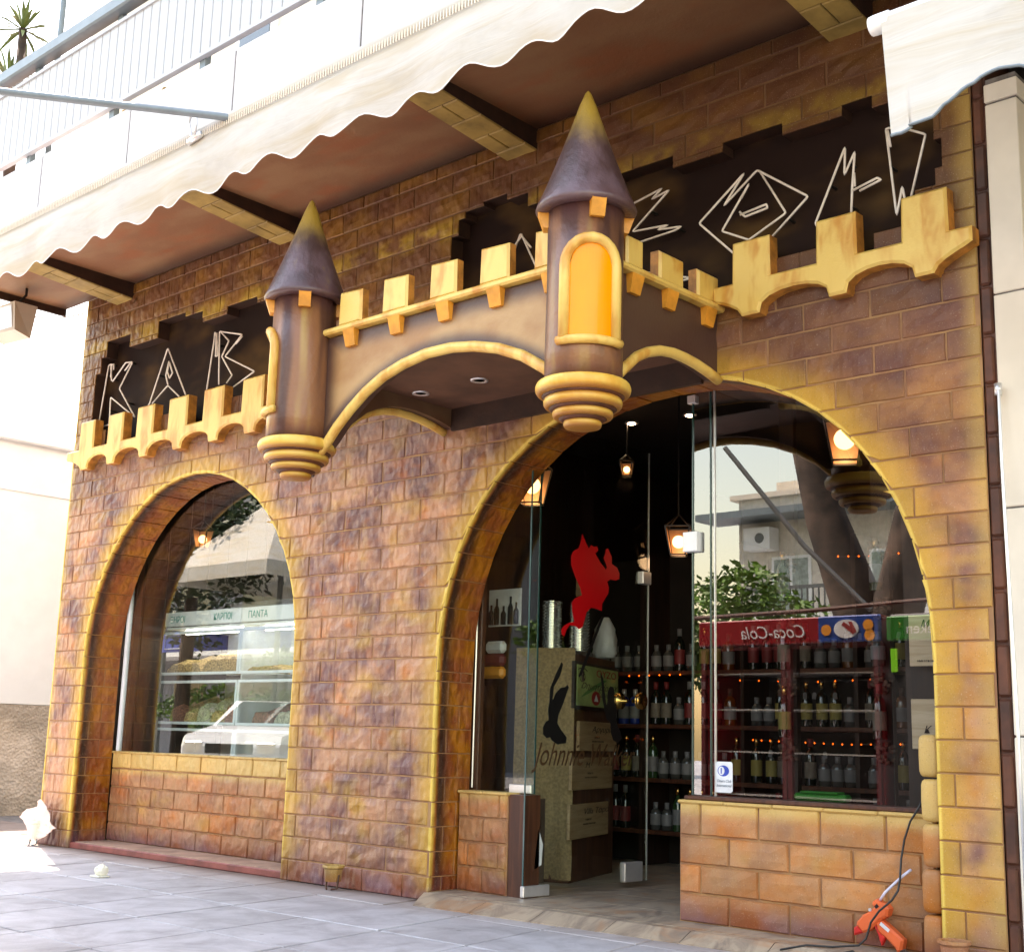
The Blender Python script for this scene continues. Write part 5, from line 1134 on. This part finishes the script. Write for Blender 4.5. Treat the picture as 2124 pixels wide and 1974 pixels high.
hp = [(0, 2, .02, .52, .12, 'nuts', 'brown nuts heaped at the left of the upper cabinet row'), (0, 2, .53, 1.06, .17, 'nuts', 'tan nuts heaped high right of the palm reflection in the upper row'), (1, 2, .05, .5, .05, 'nuts', 'thin layer of nuts in the second upper compartment'),
      (0, 1, .12, .32, .16, 'nuts_red', 'reddish nuts at the left of the middle cabinet row'), (0, 1, .33, .5, .12, 'nuts', 'coarse brown nuts second in the middle row'), (0, 1, .51, .69, .19, 'nuts_pale', 'pale seeds heaped tall in the middle row'), (0, 1, .7, .88, .13, 'nuts', 'tan nuts right of the pale seeds'), (0, 1, .89, 1.07, .2, 'nuts_red', 'orange red nuts at the right end of the left middle box'),
      (1, 1, .15, .4, .13, 'nuts_red', 'pinkish nuts in the right middle box'), (1, 1, .42, .95, .14, 'nuts_pale', 'pale pistachios filling the right middle box'), (0, 0, .1, 1.0, .12, 'nuts', 'nuts in the lowest left box behind the car reflection'), (1, 0, .3, .9, .12, 'nuts', 'brown nuts in the lowest right box')]
for c_, r_, a, b, h, m_, l_ in hp: heap(cols[c_] + a, cols[c_] + b, .83, 1.25, rows[r_][0] + .02 if r_ else .49, h, m_, l_)
# ================================================================ things on the pavement
def ground_lamp(x, y, label, mat1, h=.15):
    t = thing('ground_spot', label, 'ground lamp', (x, y, 0), group='small ground lamps at the foot of the facade')
    mb = MB(); mb.lathe([(.0, .05), (.048, .05), (.055, h - .01), (.066, h), (.066, h + .012), (.05, h + .012), (.046, h - .03), (0, h - .03)], 20, (x, y, 0)); part('cup', mb, mat1, t, smooth=False)
    for s_ in (-1, 1):
        mb = MB(); mb.tube([(x + s_ * .05, y - .0, .09), (x + s_ * .05, y - .01, .012), (x + s_ * .02, y - .03, .006)], .006, 6); part('foot', mb, 'edge_strip' if mat1 != 'cream' else 'greymetal', t)
ground_lamp(-.235, -.1, 'small brick painted ground lamp at the foot of the middle pillar', 'lining', .13)
ground_lamp(-3.78, -.11, 'small ground lamp in front of the cardboard at the left corner', 'cream', .17)
ground_lamp(3.6, -.1, 'small orange painted ground lamp at the foot of the right pillar', 'lowbrick', .15)
mb = MB(); v = []; n = 8
cl_, ct_, cr3, cb_ = Vector((-4.05, 0, .2)), Vector((-3.74, 0, .35)), Vector((-3.47, 0, .15)), Vector((-3.74, 0, .03))
for i in range(n + 1):
    for j in range(n + 1):
        u, w_ = i / n, j / n; p = cl_.lerp(ct_, u).lerp(cb_.lerp(cr3, u), w_); k = noise.noise(Vector((u * 2.5, w_ * 2.5, 4)))
        v.append((p.x + .03 * k, -.12 + .05 * p.z + .035 * k + .012 * noise.noise(Vector((u * 7, w_ * 7, 1))), p.z + .012 * noise.noise(Vector((u * 4, w_ * 4, 9)))))
v2 = [(x, y + .006, z) for x, y, z in v]; N = len(v); mb.add(v + v2, [(i * (n + 1) + j, (i + 1) * (n + 1) + j, (i + 1) * (n + 1) + j + 1, i * (n + 1) + j + 1) for i in range(n) for j in range(n)] + [tuple(N + k for k in (i * (n + 1) + j, i * (n + 1) + j + 1, (i + 1) * (n + 1) + j + 1, (i + 1) * (n + 1) + j)) for i in range(n) for j in range(n)])
solo('cardboard', mb, 'card', 'pale pink torn cardboard leaning on the left corner of the facade', 'cardboard')
mb = MB(); v = []; n = 12
for j in range(7):
    for k in range(n): ph = PI * j / 6; r = .043 * (1 + .28 * noise.noise(Vector((k * .9, j * 1.1, 3)))); v.append((-1.55 + r * math.sin(ph) * math.cos(2 * PI * k / n), -.85 + r * math.sin(ph) * math.sin(2 * PI * k / n), .038 - r * .9 * math.cos(ph)))
mb.add(v, [(j * n + k, j * n + (k + 1) % n, (j + 1) * n + (k + 1) % n, (j + 1) * n + k) for j in range(6) for k in range(n)]); mb.bbox(-1.6, -1.5, -.9, -.82, .001, .012, .003); solo('crumpled_paper', mb, 'paper', 'crumpled white paper cup lying on the pavement', 'litter')
# glue gun leaning on the low wall
gg = thing('glue_gun', 'orange hot glue gun lying against the right low wall', 'glue gun', (3.2, .12, .05))
def G(u, w_, d=0): return (3.04 + u, .155 - d + .0, .098 + .93 * w_)
def gp(name, poly, d0, d1, mat, b=.006, parent=None):
    mb = MB(); mb.prism(poly, lambda u, v, d: G(u, v, d), d0, d1, b); return part(name, mb, mat, parent or gg)
gp('nozzle', [(.0, .0), (.0, .035), (.02, .052), (.05, .02), (.03, .012)], .012, .04, 'redplastic', .008)
gp('barrel', [(.018, .05), (.05, .018), (.075, .028), (.135, .085), (.165, .105), (.175, .14), (.158, .16), (.13, .168), (.118, .18), (.098, .165), (.095, .15), (.105, .14), (.085, .12), (.05, .1), (.02, .065)], .0, .05, 'terracotta', .01)
gp('handle', [(.105, .072), (.135, .085), (.16, .07), (.235, .01), (.235, -.002), (.225, -.045), (.205, -.05), (.195, -.03), (.15, .01), (.12, .03)], .004, .046, 'terracotta', .01)
gp('trigger', [(.105, .06), (.12, .005), (.13, -.03), (.142, -.005), (.15, .012), (.12, .035)], .012, .038, 'redplastic', .005)
gp('label_plate', [(.13, .065), (.17, .035), (.178, .048), (.138, .078)], .045, .048, 'wlabel', 0)
gp('vent', [(.11, .145), (.122, .158), (.132, .146), (.118, .135)], .049, .052, 'blackvinyl', 0)
mb = MB(); mb.tube([G(.09, .128, .05), G(.09, .128, .056)], .007, 10); part('screw', mb, 'steel', gg)
mb = MB(); mb.tube([G(.12, .165, .025), G(.15, .21, .025), G(.19, .25, .025), (3.04 + .235, .14, .098 + .275), (3.04 + .265, .15, .098 + .30)], .0062, 10); solo('glue_stick', mb, 'gluestick', 'translucent glue stick sticking up out of the glue gun', 'glue stick', smooth=True)
mb = MB(); mb.tube([(3.36, .19, .72), (3.34, .17, .66), (3.30, .165, .60), (3.27, .165, .52), (3.26, .15, .44), (3.265, .12, .35), (3.27, .09, .31), (3.25, .07, .27), (3.19, .07, .22), (3.15, .07, .17), (3.13, .06, .1), (3.1, .05, .07), (3.0, .0, .056), (2.9, -.05, .056), (2.8, -.1, .03)], .0048, 8)
solo('power_cord', mb, 'blackrub', 'black cord hanging from the sill and over the glue gun', 'cord', smooth=True)
mb = MB(); mb.tube([(3.27, .1, .06), (3.31, .06, .075), (3.36, .02, .058), (3.38, -.06, .03), (3.36, -.12, .01), (3.2, -.1, .03), (3.12, -.04, .057), (3.06, -.06, .04), (3.02, -.12, .02)], .0048, 8); solo('power_cord', mb, 'blackrub', 'black cord coiling on the ground right of the glue gun handle', 'cord', smooth=True)
mb = MB(); mb.tube([(3.862, -.05, 2.44), (3.868, -.06, 2.40), (3.875, -.08, 2.1), (3.93, -.18, 1.0), (3.955, -.24, .02)], .0075, 8); mb.lathe([(0, 0), (.016, 0), (.016, .05), (0, .05)], 12, (3.862, -.05, 2.39)); solo('metal_rod', mb, 'steel', 'thin steel awning crank leaning on the cream pilaster at the right', 'rod', smooth=True)
# ================================================================ street behind the camera, seen in the glass
f1 = thing('drinks_fridge', 'tall red drinks fridge with glass doors standing on the pavement, facing the shop', 'fridge', (.3, -3.9, 0))
mb = MB(); mb.box(-.56, 1.14, -4.25, -4.2, .0, 1.95); mb.box(-.56, -.5, -4.2, -3.62, 0, 1.95); mb.box(1.08, 1.14, -4.2, -3.62, 0, 1.95); mb.box(-.5, 1.08, -4.2, -3.62, 0, .18); mb.box(-.5, 1.08, -4.2, -3.62, 1.9, 1.95); part('cabinet', mb, 'fridge_red', f1, kind='stuff')
mb = MB(); mb.box(-.5, 1.08, -4.19, -4.15, .18, 1.9); part('inside', mb, 'fridge_dark', f1)
mb = MB(); mb.bbox(-.56, .62, -3.64, -3.58, 1.74, 1.95, .01); part('header', mb, 'fridge_red', f1); mb = MB(); mb.bbox(.6, 1.14, -3.642, -3.578, 1.742, 1.952, .01); part('header_end', mb, 'fridge_blue', f1)
text('lettering', 'Coca-Cola', .15, 'wlabel', f1, (.50, -3.574, 1.79), (PI / 2, 0, PI), shear=.3, sx=.95)
mb = MB(); mb.prism([(.86 + .11 * math.cos(a * PI / 10), 1.845 + .075 * math.sin(a * PI / 10)) for a in range(20)], lambda u, v, d: (u, d, v), -3.578, -3.572); part('badge', mb, 'wlabel', f1)
mb = MB(); mb.prism([(.92, 1.8), (.82, 1.88), (.84, 1.9), (.9, 1.86), (.88, 1.9), (.91, 1.9), (.95, 1.82)], lambda u, v, d: (u, d, v), -3.572, -3.568); part('badge_mark', mb, 'inkred', f1)
for x, z in ((.68, 1.84), (1.05, 1.87), (1.06, 1.79)): mb = MB(); mb.prism([(x + .045 * math.cos(a * PI / 8), z + .045 * math.sin(a * PI / 8)) for a in range(16)], lambda u, v, d: (u, d, v), -3.578, -3.573); part('fruit_print', mb, 'orange', f1)
for z in (.5, .85, 1.2, 1.5): mb = MB(); mb.box(-.5, 1.08, -4.15, -3.7, z, z + .012); part('shelf', mb, 'steel', f1)
for x0, x1 in ((-.54, .29), (.3, 1.12)):
    mb = MB(); mb.box(x0, x0 + .04, -3.63, -3.59, .12, 1.73); mb.box(x1 - .04, x1, -3.63, -3.59, .12, 1.73); mb.box(x0, x1, -3.63, -3.59, 1.7, 1.74); mb.box(x0, x1, -3.63, -3.59, .1, .14); part('door_frame', mb, 'fridge_frame', f1, kind='stuff')
f2 = thing('drinks_fridge', 'green beer fridge beside the red drinks fridge', 'fridge', (1.5, -3.9, 0))
mb = MB(); mb.bbox(1.2, 1.85, -4.25, -3.62, 0, 1.95, .02); part('cabinet', mb, 'fridge_dark', f2); mb = MB(); mb.bbox(1.2, 1.85, -3.64, -3.58, 1.74, 1.93, .01); part('header', mb, 'fridge_green', f2); text('lettering', 'Heineken', .12, 'wlabel', f2, (1.83, -3.574, 1.79), (PI / 2, 0, PI))
mb = MB(); mb.bbox(1.22, 1.27, -3.62, -3.6, 1.5, 1.68, .004); part('lit_strip', mb, 'lit_green', f2)
# tubular rail above the fridges and the leg of the awning frame
mb = MB(); mb.tube([(-1.27, -4.5, 2.09), (0, -4.5, 2.11), (1.3, -4.5, 2.16)], .02, 8); solo('rail_pipe', mb, 'redwood', 'long rusty rail pipe above the drinks fridges', 'pipe')
mb = MB(); mb.tube([(-.95, -4.6, 3.75), (-.1, -4.6, 2.72), (.55, -4.6, 2.1)], .024, 8); solo('awning_strut', mb, 'bargrey', 'slanting grey awning strut over the fridges', 'strut')
# opposite house
oh = thing('opposite_house', 'white flat roofed house across the street with a railed balcony', 'house', (-3, -17, 0))
mb = MB(); mb.box(-8.1, 9, -24, -16, 0, 5.7); part('wall', mb, 'housewall', oh)
mb = MB(); mb.box(-8.25, 9, -16.3, -15.9, 5.68, 5.78); part('parapet', mb, 'cream', oh); mb = MB(); mb.box(-7.6, -3, -20, -16.6, 5.7, 6.1); part('roof_room', mb, 'cream', oh)
mb = MB(); mb.box(-8.6, 9, -16, -15.2, 5.2, 5.33); part('canopy_slab', mb, 'greymetal', oh)
for x in (-7.35, -5.3, -3.0, -.8):
    mb = MB(); mb.box(x, x + .85, -16.02, -15.97, 3.3, 4.5); f = part('balcony_door', mb, 'alu', oh); mb = MB(); mb.box(x + .06, x + .39, -15.975, -15.955, 3.35, 4.44); mb.box(x + .46, x + .79, -15.975, -15.955, 3.35, 4.44); part('curtain', mb, 'curtain', f, kind='stuff')
mb = MB(); mb.box(-7.78, -7.2, -15.99, -15.65, 4.62, 5.05); f = part('air_conditioner', mb, 'alu', oh); mb = MB(); mb.lathe([(0, 0), (.1, 0), (.1, .01), (0, .01)], 16); mb2 = MB(); mb2.add([(-7.42 + x, -15.645 + z, 4.84 + y) for x, y, z in mb.v], mb.f); part('fan', mb2, 'bargrey', f)
mb = MB(); mb.box(-7.5, 9, -15.9, -14.9, 3.15, 3.28); part('balcony_slab', mb, 'white', oh)
mb = MB(); mb.box(-7.5, 9, -14.93, -14.88, 3.72, 3.78); f = part('balcony_rail', mb, 'bargrey', oh)
for i in range(110): x = -7.48 + i * .115; mb = MB(); mb.box(x, x + .02, -14.92, -14.89, 3.28, 3.72); part('bar', mb, 'bargrey', f)
for x in (-6.8, -4.4, -1.5): mb = MB(); mb.box(x, x + 1.6, -16.02, -15.96, .2, 2.4); part('shop_window', mb, 'carglass', oh)
oh2 = thing('opposite_house', 'grey rendered apartment house further left across the street', 'house', (-33, -17, 0))
mb = MB(); mb.box(-47, -19.5, -26, -17, 0, 9); part('wall', mb, 'shadegrey', oh2)
for i in range(8):
    for z in (.6, 3.6, 6.4): mb = MB(); mb.box(-45 + i * 3.2, -43.4 + i * 3.2, -17.03, -16.96, z, z + 1.7); part('window', mb, 'carglass', oh2)
for z in (3.0, 5.9): mb = MB(); mb.box(-46, -20, -17, -15.7, z, z + .15); part('balcony_slab', mb, 'white', oh2)
um = thing('canvas_parasol', 'big grey square canvas parasol across the street', 'parasol', (-12.9, -8.4, 0)); mb = MB(); mb.tube([(-12.9, -8.4, 0), (-12.9, -8.4, 5.2)], .05, 8); part('pole', mb, 'bargrey', um)
mb = MB(); c_ = [(-14.4, -9.9, 3.7), (-11.4, -9.9, 3.7), (-11.4, -6.95, 3.7), (-14.4, -6.95, 3.7)]; top = (-12.9, -8.4, 5.2)
for k in range(4): a, b = c_[k], c_[(k + 1) % 4]; mb.add([a, b, top, (a[0], a[1], 3.45), (b[0], b[1], 3.45)], [(0, 1, 2), (0, 3, 4, 1)])
part('canopy', mb, 'canvas', um, fix=False)
bh = thing('blue_hoarding', 'blue hoarding board with a white outline across the street', 'hoarding', (-17.5, -10, 0)); mb = MB(); mb.box(-19.3, -14.6, -10.05, -10, 2.55, 3.0); part('board', mb, 'blueboard', bh)
for x in (-19.1, -14.8): mb = MB(); mb.box(x, x + .08, -10.12, -10.05, 0, 2.9); part('post', mb, 'bargrey', bh)
mb = MB(); mb.tube([(-18.9, -9.99, 2.62), (-17.9, -9.99, 2.62), (-17.9, -9.99, 2.92), (-18.9, -9.99, 2.92)], .012, 5, closed=True); part('outline', mb, 'wlabel', bh)
def foliage(c, R, n, s, flat_=1.0, seed=1):
    rnd = random.Random(seed); mb = MB(); lumps = [(Vector((rnd.gauss(0, .5), rnd.gauss(0, .5), rnd.gauss(0, .4) * flat_)), rnd.uniform(.3, .6)) for _ in range(14)]
    for i in range(n):
        l, lr = rnd.choice(lumps); d = Vector((rnd.gauss(0, 1), rnd.gauss(0, 1), rnd.gauss(0, 1))).normalized() * lr * rnd.uniform(.55, 1)
        p = Vector(c) + Vector(((l.x + d.x) * R[0], (l.y + d.y) * R[1], (l.z + d.z) * R[2])); a = Vector((rnd.gauss(0, 1), rnd.gauss(0, 1), rnd.gauss(0, .6))).normalized(); b = a.cross(Vector((rnd.gauss(0, 1), rnd.gauss(0, 1), rnd.gauss(0, 1)))).normalized(); q = s * rnd.uniform(.6, 1.3)
        mb.add([p, p + a * q * .5 + b * q * .22, p + a * q, p + a * q * .5 - b * q * .22], [(0, 1, 2, 3)])
    return mb
def tree(label, trunk, r, crown, R, n, s, mat, name='tree', seed=1, extra=None):
    t = thing(name, label, 'tree', trunk[0]); mb = MB(); mb.tube(trunk, r, 12)
    if extra: mb.tube(extra[0], extra[1], 10)
    part('trunk', mb, 'bark', t, smooth=True); part('crown', foliage(crown, R, n, s, seed=seed), mat, t, fix=False, kind='stuff'); return t
tree('eucalyptus tree with a thick mottled trunk across the road', [(-1.0, -8.3, 0), (-1.15, -8.2, 1.6), (-1.42, -8, 2.7), (-1.75, -8, 3.6), (-2.0, -8, 4.6), (-1.9, -8, 6.5)], [.42, .36, .3, .25, .2, .15], (-1.6, -8.5, 8.2), (2.2, 2.2, 1.6), 5000, .22, 'leaf2', seed=4, extra=([(-1.2, -8.2, 1.7), (-.8, -8, 2.7), (-.55, -8, 3.7), (-.2, -8, 5.6), (.2, -8.2, 7)], [.34, .28, .25, .2, .12]))
tree('bright green orange tree left of the white house', [(-5.6, -10.2, 0), (-5.6, -10.2, 2.2)], [.09, .07], (-5.5, -10.2, 2.6), (1.35, 1.1, .75), 9000, .15, 'leaf', seed=2)
tree('dark green street tree beside the parasol', [(-15.6, -8.3, 0), (-15.5, -8.3, 3.4)], [.16, .12], (-15.4, -8.2, 4.5), (2.3, 1.6, 1.9), 7500, .2, 'leaf2', seed=3)
tree('green shrub in front of the grey house', [(-11.2, -9.3, 0), (-11.2, -9.3, 1.2)], [.06, .05], (-11.0, -9.3, 1.9), (1.6, .8, .7), 2600, .14, 'leaf2', seed=6)
tree('low green hedge bush behind the white car', [(-14.6, -9.2, 0), (-14.6, -9.2, .6)], [.05, .05], (-15.2, -9.2, 1.3), (2.6, .6, .6), 3200, .13, 'leaf', seed=8)
# parked car
cr = thing('parked_car', 'white hatchback parked at the kerb, seen only in the left window', 'car', (-11.2, -7.4, -.13), math.radians(62))
L2 = [(2.0, .35), (2.02, .82), (1.95, .98), (1.1, 1.13), (.35, 1.52), (-1.2, 1.58), (-1.85, 1.1), (-1.98, 1.0), (-2.0, .35)]
mb = MB(); mb.prism(L2, lambda u, v, d: (u, d, v), -.8, .8, .06); part('body', mb, 'carpaint', cr, local=True)
mb = MB(); mb.prism([(1.03, 1.15), (.34, 1.49), (.30, 1.47), (.95, 1.14)], lambda u, v, d: (u, d, v), -.68, .68); mb.add([(1.12, -.68, 1.135), (1.12, .68, 1.135), (.38, .62, 1.515), (.38, -.62, 1.515)], [(0, 1, 2, 3)]); part('windscreen', mb, 'carglass', cr, local=True, kind='stuff')
for s_ in (-1, 1): mb = MB(); mb.prism([(.9, 1.14), (.3, 1.46), (-1.15, 1.5), (-1.6, 1.16)], lambda u, v, d: (u, d, v), s_ * .79, s_ * .806); part('side_window', mb, 'carglass', cr, local=True)
mb = MB(); mb.box(2.0, 2.03, -.38, .38, .72, .86)
part('grille', mb, 'blackvinyl', cr, local=True)
for s_ in (-1, 1): mb = MB(); mb.bbox(1.97, 2.035, s_ * .58 - .16, s_ * .58 + .16, .70, .9, .02); part('headlight', mb, 'clear', cr, local=True); mb = MB(); mb.bbox(1.96, 2.02, s_ * .58 - .15, s_ * .58 + .15, .71, .89, .02); part('reflector', mb, 'steel', cr, local=True)
for x in (-1.3, 1.25):
    for s_ in (-1, 1): mb = MB(); mb.lathe([(0, -.1), (.2, -.1), (.3, -.09), (.32, 0), (.3, .09), (.2, .1), (0, .1)], 24); m2 = MB(); m2.add([(x + p[0], s_ * .74 + p[2], .32 + p[1]) for p in mb.v], mb.f); w_ = part('wheel', m2, 'rubber', cr, local=True); m3_ = MB(); m3_.add([(x + p[0] * .6, s_ * .74 + p[2] * 1.08, .32 + p[1] * .6) for p in mb.v], mb.f); part('hub_cap', m3_, 'steel', w_, local=True)
